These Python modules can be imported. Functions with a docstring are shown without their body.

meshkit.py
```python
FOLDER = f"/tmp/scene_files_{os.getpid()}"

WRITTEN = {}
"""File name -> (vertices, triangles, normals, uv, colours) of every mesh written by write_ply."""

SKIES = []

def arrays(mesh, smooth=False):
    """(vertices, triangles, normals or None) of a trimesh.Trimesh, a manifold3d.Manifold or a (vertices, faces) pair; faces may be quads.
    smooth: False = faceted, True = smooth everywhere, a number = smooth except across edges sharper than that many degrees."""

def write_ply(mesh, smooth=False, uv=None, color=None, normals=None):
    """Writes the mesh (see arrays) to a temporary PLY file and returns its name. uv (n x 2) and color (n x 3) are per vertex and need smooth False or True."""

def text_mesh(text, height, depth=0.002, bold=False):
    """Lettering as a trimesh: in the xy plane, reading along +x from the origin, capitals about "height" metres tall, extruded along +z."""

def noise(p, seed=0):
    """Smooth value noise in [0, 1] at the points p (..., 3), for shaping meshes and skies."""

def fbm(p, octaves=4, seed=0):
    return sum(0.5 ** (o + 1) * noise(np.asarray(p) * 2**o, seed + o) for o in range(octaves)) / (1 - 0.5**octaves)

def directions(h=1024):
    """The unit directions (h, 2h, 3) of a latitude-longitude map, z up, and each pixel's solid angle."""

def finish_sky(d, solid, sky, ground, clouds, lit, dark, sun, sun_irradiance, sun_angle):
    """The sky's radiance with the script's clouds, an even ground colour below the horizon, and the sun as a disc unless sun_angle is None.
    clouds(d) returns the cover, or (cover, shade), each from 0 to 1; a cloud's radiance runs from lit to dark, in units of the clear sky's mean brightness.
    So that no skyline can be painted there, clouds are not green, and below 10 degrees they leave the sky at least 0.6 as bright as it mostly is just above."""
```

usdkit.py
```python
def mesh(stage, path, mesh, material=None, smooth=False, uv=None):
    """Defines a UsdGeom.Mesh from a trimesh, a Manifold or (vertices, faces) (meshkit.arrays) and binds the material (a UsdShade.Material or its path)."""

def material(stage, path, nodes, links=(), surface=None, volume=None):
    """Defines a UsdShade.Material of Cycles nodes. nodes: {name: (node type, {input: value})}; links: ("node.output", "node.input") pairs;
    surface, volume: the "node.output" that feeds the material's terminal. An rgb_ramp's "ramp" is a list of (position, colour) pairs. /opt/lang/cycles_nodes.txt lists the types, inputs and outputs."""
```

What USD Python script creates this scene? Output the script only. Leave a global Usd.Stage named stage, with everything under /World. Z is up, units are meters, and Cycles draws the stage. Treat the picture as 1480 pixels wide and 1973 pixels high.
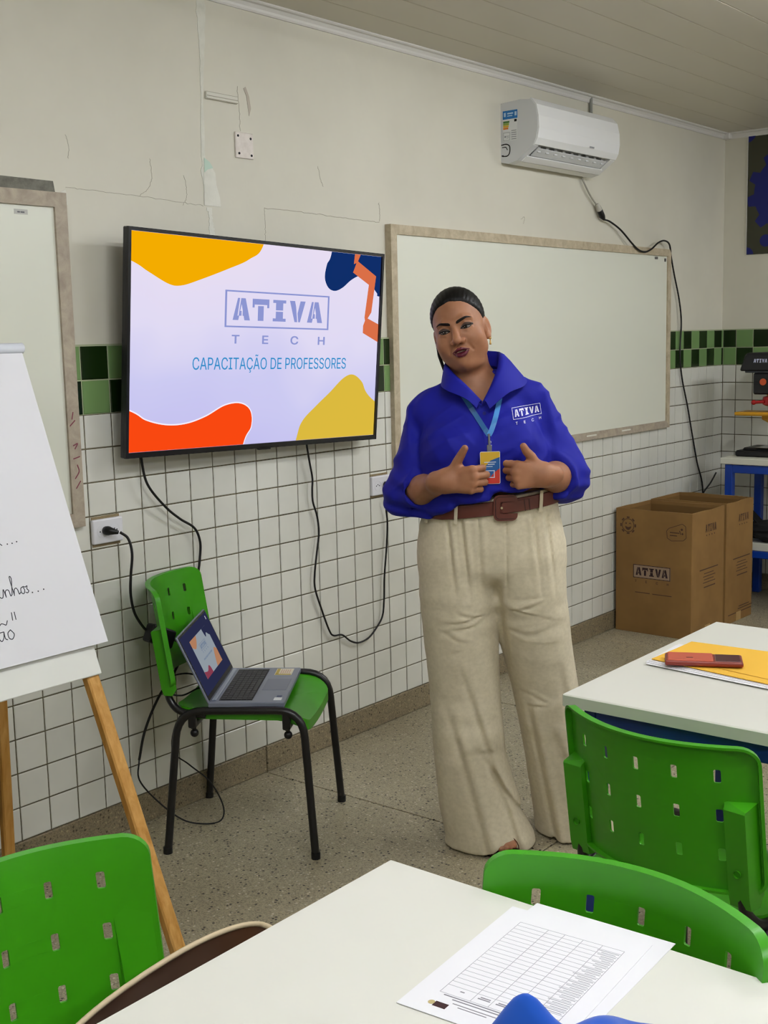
# A classroom training session: presenter beside a wall screen, recreated in OpenUSD for Cycles.
import math, random
import numpy as np
import trimesh
import manifold3d as m3
import usdkit
import meshkit
from pxr import Usd, UsdGeom, UsdLux, UsdShade, Gf, Sdf, Vt
from shapely.geometry import Polygon, LineString, Point, box as sbox
from shapely import affinity
from shapely.ops import unary_union

random.seed(7)
rng = np.random.default_rng(7)
PI = math.pi
stage = Usd.Stage.CreateInMemory()
UsdGeom.SetStageUpAxis(stage, UsdGeom.Tokens.z)
UsdGeom.SetStageMetersPerUnit(stage, 1.0)
UsdGeom.Xform.Define(stage, '/World')
UsdGeom.Scope.Define(stage, '/World/Looks')

# ------------------------------------------------------------------ camera
CAM = np.array([-2.30697626, -3.05410041, 1.57285213])
cam_r = np.array([0.62718093, -0.77852761, -0.02321312])
cam_u = np.array([0.12583380, 0.07186959, 0.98944460])
cam_f = np.array([0.76864162, 0.62348178, -0.14304033])
cam = UsdGeom.Camera.Define(stage, '/World/camera')
cam.AddTransformOp().Set(Gf.Matrix4d(*cam_r, 0, *cam_u, 0, *(-cam_f), 0, *CAM, 1))
cam.CreateHorizontalApertureAttr(36.0)
cam.CreateVerticalApertureAttr(36.0 * 1973 / 1480)
cam.CreateFocalLengthAttr(36.0 * 2332.29 / 1480)
cam.CreateClippingRangeAttr(Gf.Vec2f(0.05, 100.0))
cam.CreateExposureAttr(0.0)
TUBE = 84.0                                                     # radiance of the fluorescent tubes
LAMPS = [(1.75, -2.0, 'twin-tube fluorescent ceiling light nearest the television'), (4.05, -2.9, 'twin-tube fluorescent ceiling light nearest the corner with the drill press'), (2.1, -4.6, 'twin-tube fluorescent ceiling light in the middle of the second row'), (-0.75, -2.35, 'twin-tube fluorescent ceiling light above the near table'), (-0.9, -4.6, 'twin-tube fluorescent ceiling light behind the near table'), (-3.1, -2.6, 'twin-tube fluorescent ceiling light nearest the left wall')]

# ------------------------------------------------------------------ helpers
NAMES = {}
def numbered(parent, name):
    k = (parent, name)
    n = NAMES.get(k, -1) + 1
    NAMES[k] = n
    return f'{parent}/{name}' if n == 0 else f'{parent}/{name}_{n:03d}'

def pathof(p):
    return '/World' if p is None else str(p.GetPath())

def props(prim, label=None, cat=None, group=None, kind=None):
    for k, v in (('label', label), ('category', cat), ('group', group), ('kind', kind)):
        if v:
            prim.SetCustomDataByKey(k, v)
    return prim

def thing(name, label=None, cat=None, loc=(0, 0, 0), rotz=0.0, group=None, kind=None, matrix=None, parent=None):
    x = UsdGeom.Xform.Define(stage, numbered(pathof(parent), name))
    if matrix is not None:
        M_ = np.asarray(matrix, float).T
        x.AddTransformOp().Set(Gf.Matrix4d(*M_.ravel().tolist()))
    elif any(loc) or rotz:
        x.AddTranslateOp().Set(Gf.Vec3d(*map(float, loc)))
        if rotz:
            x.AddRotateZOp().Set(math.degrees(rotz))
    return props(x.GetPrim(), label, cat, group, kind)

def obj(name, mesh, mat, parent=None, smooth=False, label=None, cat=None, group=None, kind=None):
    if isinstance(mesh, (list,)):
        mesh = join(mesh)
    m = usdkit.mesh(stage, numbered(pathof(parent), name), mesh, mat, smooth)
    return props(m.GetPrim(), label, cat, group, kind)

def tm(m):
    if isinstance(m, trimesh.Trimesh):
        return m
    v, f, _ = meshkit.arrays(m)
    return trimesh.Trimesh(v, f, process=False)

def join(ms):
    return trimesh.util.concatenate([tm(m) for m in ms])

def bx(x0, y0, z0, x1, y1, z1):
    m = trimesh.creation.box([x1 - x0, y1 - y0, z1 - z0])
    m.apply_translation([(x0 + x1) / 2, (y0 + y1) / 2, (z0 + z1) / 2])
    return m

def cham(x0, y0, z0, x1, y1, z1, c=0.004):
    """Box with chamfered edges."""
    pts = []
    for k in range(3):
        e = [c, c, c]
        e[k] = 0
        for i in range(8):
            pts.append([(x0 + e[0], x1 - e[0])[i & 1], (y0 + e[1], y1 - e[1])[i >> 1 & 1], (z0 + e[2], z1 - e[2])[i >> 2 & 1]])
    return m3.Manifold.hull_points(np.array(pts, float))

def rbox(x0, y0, z0, x1, y1, z1, r, seg=12):
    s = m3.Manifold.sphere(r, seg)
    return m3.Manifold.batch_hull([s.translate([a, b, c]) for a in (x0 + r, x1 - r) for b in (y0 + r, y1 - r) for c in (z0 + r, z1 - r)])

def spline(pts, n=8):
    """Catmull-Rom through the points."""
    p = np.asarray(pts, float)
    q = np.vstack([2 * p[0] - p[1], p, 2 * p[-1] - p[-2]])
    out = []
    for i in range(len(p) - 1):
        a, b, c, d = q[i:i + 4]
        for t in np.arange(n) / n:
            out.append(0.5 * (2 * b + (c - a) * t + (2 * a - 5 * b + 4 * c - d) * t * t + (3 * b - a - 3 * c + d) * t ** 3))
    out.append(p[-1])
    return np.array(out)

def fillet(pts, r, n=6):
    """Round the inner corners of a polyline with radius-like distance r."""
    p = np.asarray(pts, float)
    out = [p[0]]
    for i in range(1, len(p) - 1):
        a, b = p[i - 1] - p[i], p[i + 1] - p[i]
        la, lb = np.linalg.norm(a), np.linalg.norm(b)
        d = min(r, la * 0.49, lb * 0.49)
        A, B = p[i] + a / la * d, p[i] + b / lb * d
        for t in np.linspace(0, 1, n + 1):
            out.append((1 - t) ** 2 * A + 2 * t * (1 - t) * p[i] + t * t * B)
    out.append(p[-1])
    return np.array(out)

def tube(pts, r, sides=10, caps=True):
    p = np.asarray(pts, float)
    n = len(p)
    t = np.gradient(p, axis=0)
    t /= np.linalg.norm(t, axis=1, keepdims=True) + 1e-12
    ref = np.array([0, 0, 1.0]) if abs(t[0][2]) < 0.9 else np.array([1.0, 0, 0])
    u = np.cross(t[0], ref)
    u /= np.linalg.norm(u)
    rr = np.broadcast_to(r, (n,))
    ang = np.arange(sides) * 2 * PI / sides
    V = []
    for i in range(n):
        u = u - t[i] * (u @ t[i])
        u /= np.linalg.norm(u)
        w = np.cross(t[i], u)
        V.append(p[i] + rr[i] * (np.cos(ang)[:, None] * u + np.sin(ang)[:, None] * w))
    V = np.array(V).reshape(-1, 3)
    i, j = np.meshgrid(np.arange(n - 1), np.arange(sides), indexing='ij')
    q = np.stack([i * sides + j, i * sides + (j + 1) % sides, (i + 1) * sides + (j + 1) % sides, (i + 1) * sides + j], -1).reshape(-1, 4)
    F = np.vstack([q[:, [0, 1, 2]], q[:, [0, 2, 3]]])
    if caps:
        a, b = len(V), len(V) + 1
        V = np.vstack([V, p[0], p[-1]])
        k = np.arange(sides)
        F = np.vstack([F, np.stack([np.full(sides, a), (k + 1) % sides, k], 1), np.stack([np.full(sides, b), (n - 1) * sides + k, (n - 1) * sides + (k + 1) % sides], 1)])
    return trimesh.Trimesh(V, F, process=False)

def cyl(a, b, r, sides=16, r2=None):
    return tube([a, b], [r, r if r2 is None else r2], sides)

def lathe(profile, sides=24, center=(0, 0, 0), axis='z'):
    """profile: (r, h) pairs."""
    p = np.asarray(profile, float)
    ang = np.arange(sides) * 2 * PI / sides
    V = np.stack([p[:, 0][:, None] * np.cos(ang), p[:, 0][:, None] * np.sin(ang), np.broadcast_to(p[:, 1][:, None], (len(p), sides))], -1).reshape(-1, 3)
    i, j = np.meshgrid(np.arange(len(p) - 1), np.arange(sides), indexing='ij')
    q = np.stack([i * sides + j, i * sides + (j + 1) % sides, (i + 1) * sides + (j + 1) % sides, (i + 1) * sides + j], -1).reshape(-1, 4)
    m = trimesh.Trimesh(V, np.vstack([q[:, [0, 1, 2]], q[:, [0, 2, 3]]]), process=False)
    if axis == 'y':
        m.vertices = m.vertices[:, [0, 2, 1]] * [1, -1, 1]
    elif axis == 'x':
        m.vertices = m.vertices[:, [2, 1, 0]] * [1, 1, -1]
    m.apply_translation(center)
    return m

def grid(P, closed_u=False, closed_v=False, flip=False):
    """Mesh from an array of points (n, m, 3)."""
    n, m = P.shape[:2]
    i, j = np.meshgrid(np.arange(n if closed_u else n - 1), np.arange(m if closed_v else m - 1), indexing='ij')
    i2, j2 = (i + 1) % n, (j + 1) % m
    q = np.stack([i * m + j, i * m + j2, i2 * m + j2, i2 * m + j], -1).reshape(-1, 4)
    F = np.vstack([q[:, [0, 1, 2]], q[:, [0, 2, 3]]])
    return trimesh.Trimesh(P.reshape(-1, 3), F[:, ::-1] if flip else F, process=False)

def shell(P, t):
    """Closed thin solid from a point grid (n, m, 3), thickness t along its normals."""
    du, dv = np.gradient(P, axis=0), np.gradient(P, axis=1)
    nrm = np.cross(du, dv)
    nrm /= np.linalg.norm(nrm, axis=2, keepdims=True) + 1e-12
    n, m = P.shape[:2]
    a = grid(P + nrm * (t / 2))
    b = grid(P - nrm * (t / 2), flip=True)
    ring = [(i, 0) for i in range(n)] + [(n - 1, j) for j in range(1, m)] + [(i, m - 1) for i in range(n - 2, -1, -1)] + [(0, j) for j in range(m - 2, 0, -1)]
    idx = np.array([i * m + j for i, j in ring])
    nx = np.roll(idx, -1)
    N = n * m
    V = np.vstack([a.vertices, b.vertices])
    F = np.vstack([a.faces, b.faces + N, np.stack([idx, idx + N, nx + N], 1), np.stack([idx, nx + N, nx], 1)])
    return trimesh.Trimesh(V, F, process=False)

def flat(shape, depth=0.0004):
    """Extrude a shapely shape (x, y) along +z."""
    gs = [g for g in getattr(shape, 'geoms', [shape]) if g.geom_type == 'Polygon' and g.area > 1e-10]
    return join([trimesh.creation.extrude_polygon(g, depth, engine='earcut') for g in gs])

def to_plane(mesh, o, xd, yd):
    """Take a mesh in x, y, z to the plane at o with axes xd, yd and their normal."""
    xd, yd = np.asarray(xd, float), np.asarray(yd, float)
    xd, yd = xd / np.linalg.norm(xd), yd / np.linalg.norm(yd)
    m = tm(mesh).copy()
    m.vertices = np.asarray(o) + m.vertices[:, :1] * xd + m.vertices[:, 1:2] * yd + m.vertices[:, 2:] * np.cross(xd, yd)
    return m

def rrect(x0, y0, x1, y1, r):
    return sbox(x0 + r, y0 + r, x1 - r, y1 - r).buffer(r, quad_segs=5)

def text2d(s, h, bold=False):
    """Lettering as a flat shapely shape, capitals h tall, starting at the origin."""
    m = meshkit.text_mesh(s, h, 0.001, bold)
    top = m.faces[(m.triangles[:, :, 2] > 0.0005).all(1)]
    return unary_union([Polygon(m.vertices[f][:, :2]).buffer(h * 1e-4) for f in top])

def fitted(shape, x0, y0, x1, y1):
    a = shape.bounds
    s = affinity.translate(shape, -a[0], -a[1])
    s = affinity.scale(s, (x1 - x0) / (a[2] - a[0]), (y1 - y0) / (a[3] - a[1]), origin=(0, 0))
    return affinity.translate(s, x0, y0)

def curve2d(pts, n=8, closed=True):
    p = np.asarray(pts, float)
    if not closed:
        return spline(np.c_[p, np.zeros(len(p))], n)[:, :2]
    k = len(p)
    out = []
    for i in range(k):
        a, b, c, d = p[(i - 1) % k], p[i], p[(i + 1) % k], p[(i + 2) % k]
        for t in np.arange(n) / n:
            out.append(0.5 * (2 * b + (c - a) * t + (2 * a - 5 * b + 4 * c - d) * t * t + (3 * b - a - 3 * c + d) * t ** 3))
    return np.array(out)

# stencil wordmark seen on the screen, the shirt, the boxes and the drill
def stencil_letters():
    A = Polygon([(0, 0), (.28, 1), (.72, 1), (1, 0), (.68, 0), (.63, .2), (.37, .2), (.32, 0)]).difference(Polygon([(.42, .42), (.58, .42), (.5, .74)]))
    A = A.difference(Polygon([(.40, 1.01), (.47, 1.01), (.34, .2), (.27, .2)])).difference(sbox(.5, .1, .57, .45))
    T = unary_union([sbox(0, .74, 1, 1), sbox(.33, 0, .67, .68), sbox(0, .60, .12, .8), sbox(.88, .60, 1, .8)])
    I = unary_union([sbox(.28, 0, .72, 1), sbox(.1, 0, .9, .14), sbox(.1, .86, .9, 1)]).difference(sbox(.1, .46, .9, .52))
    V = affinity.scale(Polygon([(0, 0), (.33, 1), (.67, 1), (1, 0), (.68, 0), (.5, .62), (.32, 0)]), 1, -1, origin=(.5, .5))
    V = V.difference(Polygon([(.36, 1), (.43, 1), (.57, .0), (.5, .0)]))
    return [A, T, I, V, A]

def ativa_logo(w, frame=True, tech=True):
    """Framed wordmark, w wide, its frame's lower left corner at the origin."""
    h = w * 0.38
    parts = []
    if frame:
        b = w * 0.016
        parts.append(sbox(0, 0, w, h).difference(sbox(b, b, w - b, h - b)))
    x, lw, lh = w * 0.07, w * 0.155, h * 0.60
    for L in stencil_letters():
        parts.append(affinity.translate(affinity.scale(L, lw, lh, origin=(0, 0)), x, h * 0.2))
        x += w * 0.1765
    if tech:
        for k, c in enumerate('TECH'):
            t = text2d(c, w * 0.085, True)
            parts.append(affinity.translate(t, w * (0.06 + 0.275 * k), -w * 0.165))
    return unary_union(parts)

def lin(hexs):
    c = [int(hexs[i:i + 2], 16) / 255 for i in (1, 3, 5)]
    return tuple(x / 12.92 if x <= 0.04045 else ((x + 0.055) / 1.055) ** 2.4 for x in c)

MATS = {}
def mat(name, color, rough=0.5, spec=0.5, metal=0.0, emit=None, strength=0.0, noise=None, bump=None, vary=0.0, sheen=0.0, coat=0.0, sss=0.0):
    """Principled material. noise: (scale, colour2, sharpness lo, hi). bump: (scale, strength, distance). vary: brightness change from object to object."""
    if name in MATS:
        return MATS[name]
    color = lin(color) if isinstance(color, str) else color
    n = {'p': ('principled_bsdf', {'base_color': color, 'roughness': rough, 'specular_ior_level': spec, 'metallic': metal, 'sheen_weight': sheen, 'coat_weight': coat})}
    if sss:
        n['p'][1].update({'subsurface_weight': sss, 'subsurface_radius': (1.0, 0.35, 0.18), 'subsurface_scale': 0.006})
    links = []
    if emit is not None:
        n['p'][1]['emission_color'] = lin(emit) if isinstance(emit, str) else emit
        n['p'][1]['emission_strength'] = strength
    src = None
    if noise:
        c2 = lin(noise[1]) if isinstance(noise[1], str) else noise[1]
        n['g'] = ('geometry', {})
        n['nz'] = ('noise_texture', {'scale': noise[0], 'detail': 6.0, 'roughness': 0.6})
        n['rp'] = ('rgb_ramp', {'ramp': [(noise[2], color), (noise[3], c2)]})
        links += [('g.position', 'nz.vector'), ('nz.fac', 'rp.fac')]
        src = 'rp.color'
    if vary:
        n['oi'] = ('object_info', {})
        n['mr'] = ('map_range', {'from_min': 0.0, 'from_max': 1.0, 'to_min': 1 - vary, 'to_max': 1 + vary})
        n['hs'] = ('hsv', {'color': color})
        links += [('oi.random', 'mr.value'), ('mr.result', 'hs.value')]
        if src:
            links.append((src, 'hs.color'))
        src = 'hs.color'
    if src:
        links.append((src, 'p.base_color'))
    if bump:
        n['g2'] = ('geometry', {})
        n['nb'] = ('noise_texture', {'scale': bump[0], 'detail': 4.0})
        n['b'] = ('bump', {'strength': bump[1], 'distance': bump[2]})
        links += [('g2.position', 'nb.vector'), ('nb.fac', 'b.height'), ('b.normal', 'p.normal')]
    MATS[name] = usdkit.material(stage, f'/World/Looks/{name}', n, links, surface='p.BSDF')
    return MATS[name]

def glow(name, color, strength):
    if name not in MATS:
        MATS[name] = usdkit.material(stage, f'/World/Looks/{name}', {'e': ('emission', {'color': lin(color) if isinstance(color, str) else color, 'strength': strength})}, [], surface='e.emission')
    return MATS[name]

# ------------------------------------------------------------------ lights: twin-tube fluorescent fixtures under the ceiling, outside the photo
HC = 2.715                                                      # ceiling height
tube_glow = glow('fluorescent_tube', (0.98, 1.0, 1.05), TUBE)
fix_white = mat('fixture_white', '#dcdcd8', 0.4, 0.4)
for x, y, lb in LAMPS:
    lt = thing('ceiling_light', lb, 'ceiling light', (x, y, 0))
    obj('housing', cham(-0.62, -0.07, HC - 0.03, 0.62, 0.07, HC - 0.001, 0.004), fix_white, lt)
    for q in (-0.045, 0.045):
        obj('tube', cyl((-0.59, q, HC - 0.062), (0.59, q, HC - 0.062), 0.014, 12), tube_glow, lt, 40)
        obj('lamp_holder', [bx(-0.61, q - 0.014, HC - 0.08, -0.59, q + 0.014, HC - 0.029)], fix_white, lt)
        obj('lamp_holder', [bx(0.59, q - 0.014, HC - 0.08, 0.61, q + 0.014, HC - 0.029)], fix_white, lt)
# ------------------------------------------------------------------ materials
plaster = mat('plaster_paint', '#d3d0c1', 0.6, 0.3, noise=(1.3, '#c8c5b6', 0.35, 0.75), bump=(9, 0.12, 0.01))
putty = mat('putty', '#d9d8cd', 0.8, 0.2, noise=(14, '#c9c9bd', 0.4, 0.7))
putty_green = mat('old_paint_green', '#b9cfc0', 0.8, 0.2)
crack_mat = mat('crack', '#a09c8d', 0.9, 0.1)
mortar_mat = mat('bare_mortar', '#7d7c72', 0.9, 0.1, noise=(30, '#5f5e56', 0.35, 0.7))
grout = mat('grout', '#6b6450', 0.9, 0.1, noise=(6, '#4c4637', 0.35, 0.7))
grout_pale = mat('grout_pale', '#a5ab8d', 0.85, 0.15)
tile_white = mat('glazed_white_tile', '#dcdcd3', 0.16, 0.5, noise=(2.2, '#d0d0c6', 0.4, 0.75), vary=0.03, bump=(7, 0.06, 0.006))
tile_light = mat('glazed_light_green_tile', '#70905a', 0.2, 0.5, vary=0.08)
tile_dark = mat('glazed_dark_green_tile', '#16280d', 0.18, 0.5, vary=0.15)
pvc_white = mat('white_pvc', '#cfcdc8', 0.4, 0.4)
ceiling_mat = mat('ceiling_pvc', '#d0cbbd', 0.45, 0.35)
seam_mat = mat('ceiling_seam', '#b9b6b0', 0.6, 0.2)

def terrazzo(name, base, dark, pale):
    n = {'g': ('geometry', {}),
         'v': ('voronoi_texture', {'scale': 95.0, 'randomness': 1.0}),
         'sx': ('separate_color', {}),
         'chips': ('rgb_ramp', {'ramp': [(0.0, dark), (0.10, dark), (0.12, base), (0.80, base), (0.86, pale), (1.0, pale)], 'interpolate': False}),
         'edge': ('rgb_ramp', {'ramp': [(0.0, (0, 0, 0)), (0.30, (0, 0, 0)), (0.42, (1, 1, 1))]}),
         'v2': ('voronoi_texture', {'scale': 260.0}),
         'sx2': ('separate_color', {}),
         'chips2': ('rgb_ramp', {'ramp': [(0.0, (0.55, 0.53, 0.5)), (0.25, (0.8, 0.8, 0.8)), (0.6, (1, 1, 1)), (1.0, (1.18, 1.15, 1.1))]}),
         'mx': ('mix', {'color2': base}),
         'mul': ('mix', {'mix_type': 'multiply', 'fac': 1.0}),
         'nz': ('noise_texture', {'scale': 1.7, 'detail': 5.0}),
         'dirt': ('rgb_ramp', {'ramp': [(0.3, (0.82, 0.8, 0.77)), (0.65, (1, 1, 1))]}),
         'mul2': ('mix', {'mix_type': 'multiply', 'fac': 1.0}),
         'p': ('principled_bsdf', {'roughness': 0.42, 'specular_ior_level': 0.4})}
    L = [('g.position', 'v.vector'), ('g.position', 'v2.vector'), ('g.position', 'nz.vector'), ('v.color', 'sx.color'), ('sx.r', 'chips.fac'), ('v.distance', 'edge.fac'),
         ('edge.color', 'mx.fac'), ('chips.color', 'mx.color1'), ('v2.color', 'sx2.color'), ('sx2.g', 'chips2.fac'), ('mx.color', 'mul.color1'), ('chips2.color', 'mul.color2'),
         ('nz.fac', 'dirt.fac'), ('mul.color', 'mul2.color1'), ('dirt.color', 'mul2.color2'), ('mul2.color', 'p.base_color')]
    return usdkit.material(stage, f'/World/Looks/{name}', n, L, surface='p.BSDF')
terr = terrazzo('terrazzo', lin('#a29a82'), lin('#2b2620'), lin('#c9c2b2'))
terr_base = terrazzo('terrazzo_baseboard', lin('#857a62'), lin('#4a4231'), lin('#a09678'))
joint_mat = mat('floor_joint', '#3a352b', 0.8, 0.2)

green = mat('green_plastic', (0.040, 0.285, 0.004), 0.34, 0.45, bump=(220, 0.05, 0.002))
black_tube = mat('black_painted_steel', '#0b0b0d', 0.35, 0.5)
black_plastic = mat('black_plastic', '#0d0d0f', 0.45, 0.4)
black_cable = mat('black_cable', '#0c0c0c', 0.5, 0.4)
laminate = mat('white_laminate', '#e2e2d8', 0.38, 0.45, bump=(160, 0.03, 0.002))
laminate_edge = mat('laminate_edge', '#b9c1ae', 0.45, 0.4)
blue_steel = mat('blue_painted_steel', '#12337f', 0.35, 0.5)
def wood(name, c1, c2, scale=(30, 30, 3)):
    n = {'t': ('texture_coordinate', {}), 'm': ('mapping', {'scale': scale}), 'nz': ('noise_texture', {'scale': 1.0, 'detail': 5.0, 'roughness': 0.6, 'distortion': 0.6}),
         'r': ('rgb_ramp', {'ramp': [(0.3, lin(c1)), (0.7, lin(c2))]}), 'p': ('principled_bsdf', {'roughness': 0.55, 'specular_ior_level': 0.35})}
    return usdkit.material(stage, f'/World/Looks/{name}', n, [('t.object', 'm.vector'), ('m.vector', 'nz.vector'), ('nz.fac', 'r.fac'), ('r.color', 'p.base_color')], surface='p.BSDF')
pine = wood('pine_wood', '#c99a55', '#a8762f', (60, 60, 5))
frame_wood = wood('painted_frame_wood', '#b0a592', '#94887a', (25, 25, 25))
frame_wood2 = wood('raw_frame_wood', '#bfb39a', '#a3967d', (25, 25, 25))
board_white = mat('whiteboard_face', '#d9dbcd', 0.28, 0.4)

# ------------------------------------------------------------------ room shell
P = 0.105                                                       # tile pitch, joint included
Z0 = 14.93 * P                                                  # top of the tiled dado
XR, YF, XL = 4.749, -6.6, -4.6
random.seed(3)

# floor: terrazzo cast in panels, with sunk joints
fl = thing('floor', kind='structure')
obj('joint_bed', bx(XL, YF, -0.12, XR, 0, -0.006), joint_mat, fl)
xs = [XL] + [0.7235 + 1.2 * k for k in range(-4, 4)] + [XR]
ys = [YF] + [-1.19 - 1.2 * k for k in range(4, -1, -1)] + [0]
for i in range(len(xs) - 1):
    for j in range(len(ys) - 1):
        if xs[i + 1] - xs[i] > 0.02:
            obj('slab', cham(xs[i] + 0.0025, ys[j] + 0.0025, -0.05, xs[i + 1] - 0.0025, ys[j + 1] - 0.0025, 0, 0.0015), terr, fl)

# ceiling: PVC planks running along the back wall
ce = thing('ceiling', kind='structure')
obj('backing', bx(XL, YF, HC + 0.012, XR, 0, HC + 0.10), seam_mat, ce)
yy = 0.0
k = 0
edges = [0.0] + [-0.19 - 0.2 * q for q in range(33)]
for a, b in zip(edges[:-1], edges[1:]):
    if b < YF:
        b = YF
    obj('ceiling_plank', cham(XL, b + 0.0012, HC, XR, a - 0.0012, HC + 0.012, 0.0022), ceiling_mat, ce)
    if b == YF:
        break

# back wall: plaster above, tiles below
wb = thing('wall_back', kind='structure')
obj('plaster', bx(XL, 0, 0, XR + 0.2, 0.15, HC + 0.1), plaster, wb)
obj('grout_bed', bx(XL, -0.006, 0.0, XR, 0.001, Z0 + 0.002), grout, wb)
obj('pale_grout_bed', bx(XL, -0.0066, Z0 - 2 * P, XR, 0.0005, Z0 + 0.004), grout_pale, wb)

def tile_mesh(w, h, d, c=0.0025):
    """Tile standing on the plane y = 0, its face towards -y, chamfered front edges."""
    o = [(0, 0), (w, 0), (w, h), (0, h)]
    V = [(x, 0, z) for x, z in o] + [(x, -(d - c * 0.6), z) for x, z in o] + [(x + (c if x == 0 else -c), -d, z + (c if z == 0 else -c)) for x, z in o]
    F = [(8, 9, 10, 11)]
    for k in range(4):
        q = (k + 1) % 4
        F += [(k, q, 4 + q, 4 + k), (4 + k, 4 + q, 8 + q, 8 + k)]
    return trimesh.Trimesh(V, np.vstack([[(a, b, c_), (a, c_, e)] for a, b, c_, e in F]), process=False)

J = 0.0042
def seen(x, z):
    """Whether a tile of the back wall is in the open, not behind the boards or the screen."""
    if 1.50 < x and x + P < 4.0 and z > 1.03:
        return False
    if x + P < -0.03 and z > 1.02:
        return False
    if 0.14 < x < 1.25 and z > 1.25 and z + P < 1.9:
        return False
    return True
def near(x, y, z):
    return math.dist((x, y, z), CAM)
cells = []
for c in range(-5, 46):
    x0, x1 = c * P, min((c + 1) * P, XR - 0.002)
    if x1 - x0 < 0.02:
        continue
    for r in range(14):
        z = Z0 - (r + 1) * P
        cells.append((c, r, x0, x1, z))
single = sorted([q for q in cells if seen(q[2], q[4])], key=lambda q: near((q[2] + q[3]) / 2, 0, q[4] + P / 2))
picked = {(q[0], q[1]) for q in single[:290]}
rest = []
for c, r, x0, x1, z in cells:
    m = tile_mesh(x1 - x0 - J, P - J, 0.0095 + random.uniform(-0.0004, 0.0004))
    a = random.uniform(-0.0022, 0.0022)
    m.vertices[:, 1] += (m.vertices[:, 0] - 0.05) * a + (m.vertices[:, 2] - 0.05) * random.uniform(-0.0022, 0.0022)
    m.apply_translation([x0 + J / 2, 0, z + J / 2])
    tmat = tile_white if r > 1 else (tile_light if (c + r) % 2 else tile_dark)
    if (c, r) in picked:
        obj('tile', m, tmat, wb)
    else:
        rest.append((tmat, m))
for tmat, nm, lb in ((tile_white, 'white_tile_field', 'smaller white tiles of the far part of the wall'), (tile_light, 'light_green_tile_field', 'light green tiles of the far part of the band'), (tile_dark, 'dark_green_tile_field', 'dark green tiles of the far part of the band')):
    ms = [m for a, m in rest if a is tmat]
    if ms:
        obj(nm, ms, tmat, wb, kind='stuff', label=lb)

# wear of the painted wall: filled chase, patches, cracks
def on_wall(pts, y=-0.0012):
    sh = Polygon(pts)
    return to_plane(flat(sh.buffer(0), 0.0014), (0, 0, 0), (1, 0, 0), (0, 0, 1))
def ragged(line, w, seed, n=40):
    r = np.random.default_rng(seed)
    p = spline([(x, 0, z) for x, z in line], max(2, n // len(line)))[:, [0, 2]]
    ww = np.interp(np.linspace(0, 1, len(p)), np.linspace(0, 1, len(w)), w)
    l = p[:, 0] - ww / 2 + r.normal(0, 0.0022, len(p))
    q = p[:, 0] + ww / 2 + r.normal(0, 0.0022, len(p))
    return list(zip(l, p[:, 1])) + list(zip(q, p[:, 1]))[::-1]
obj('putty_strip', on_wall(ragged([(0.566, 2.69), (0.566, 2.6), (0.564, 2.50), (0.556, 2.38), (0.550, 2.2), (0.549, 2.12), (0.560, 2.05)], [0.04, 0.034, 0.022, 0.010, 0.016, 0.014, 0.012], 1)), putty, wb)
obj('putty_patch', on_wall([(0.549, 2.17), (0.575, 2.16), (0.60, 2.13), (0.603, 2.09), (0.617, 2.05), (0.62, 2.02), (0.545, 2.021)]).apply_translation([0, -0.0012, 0]), putty, wb)
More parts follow.
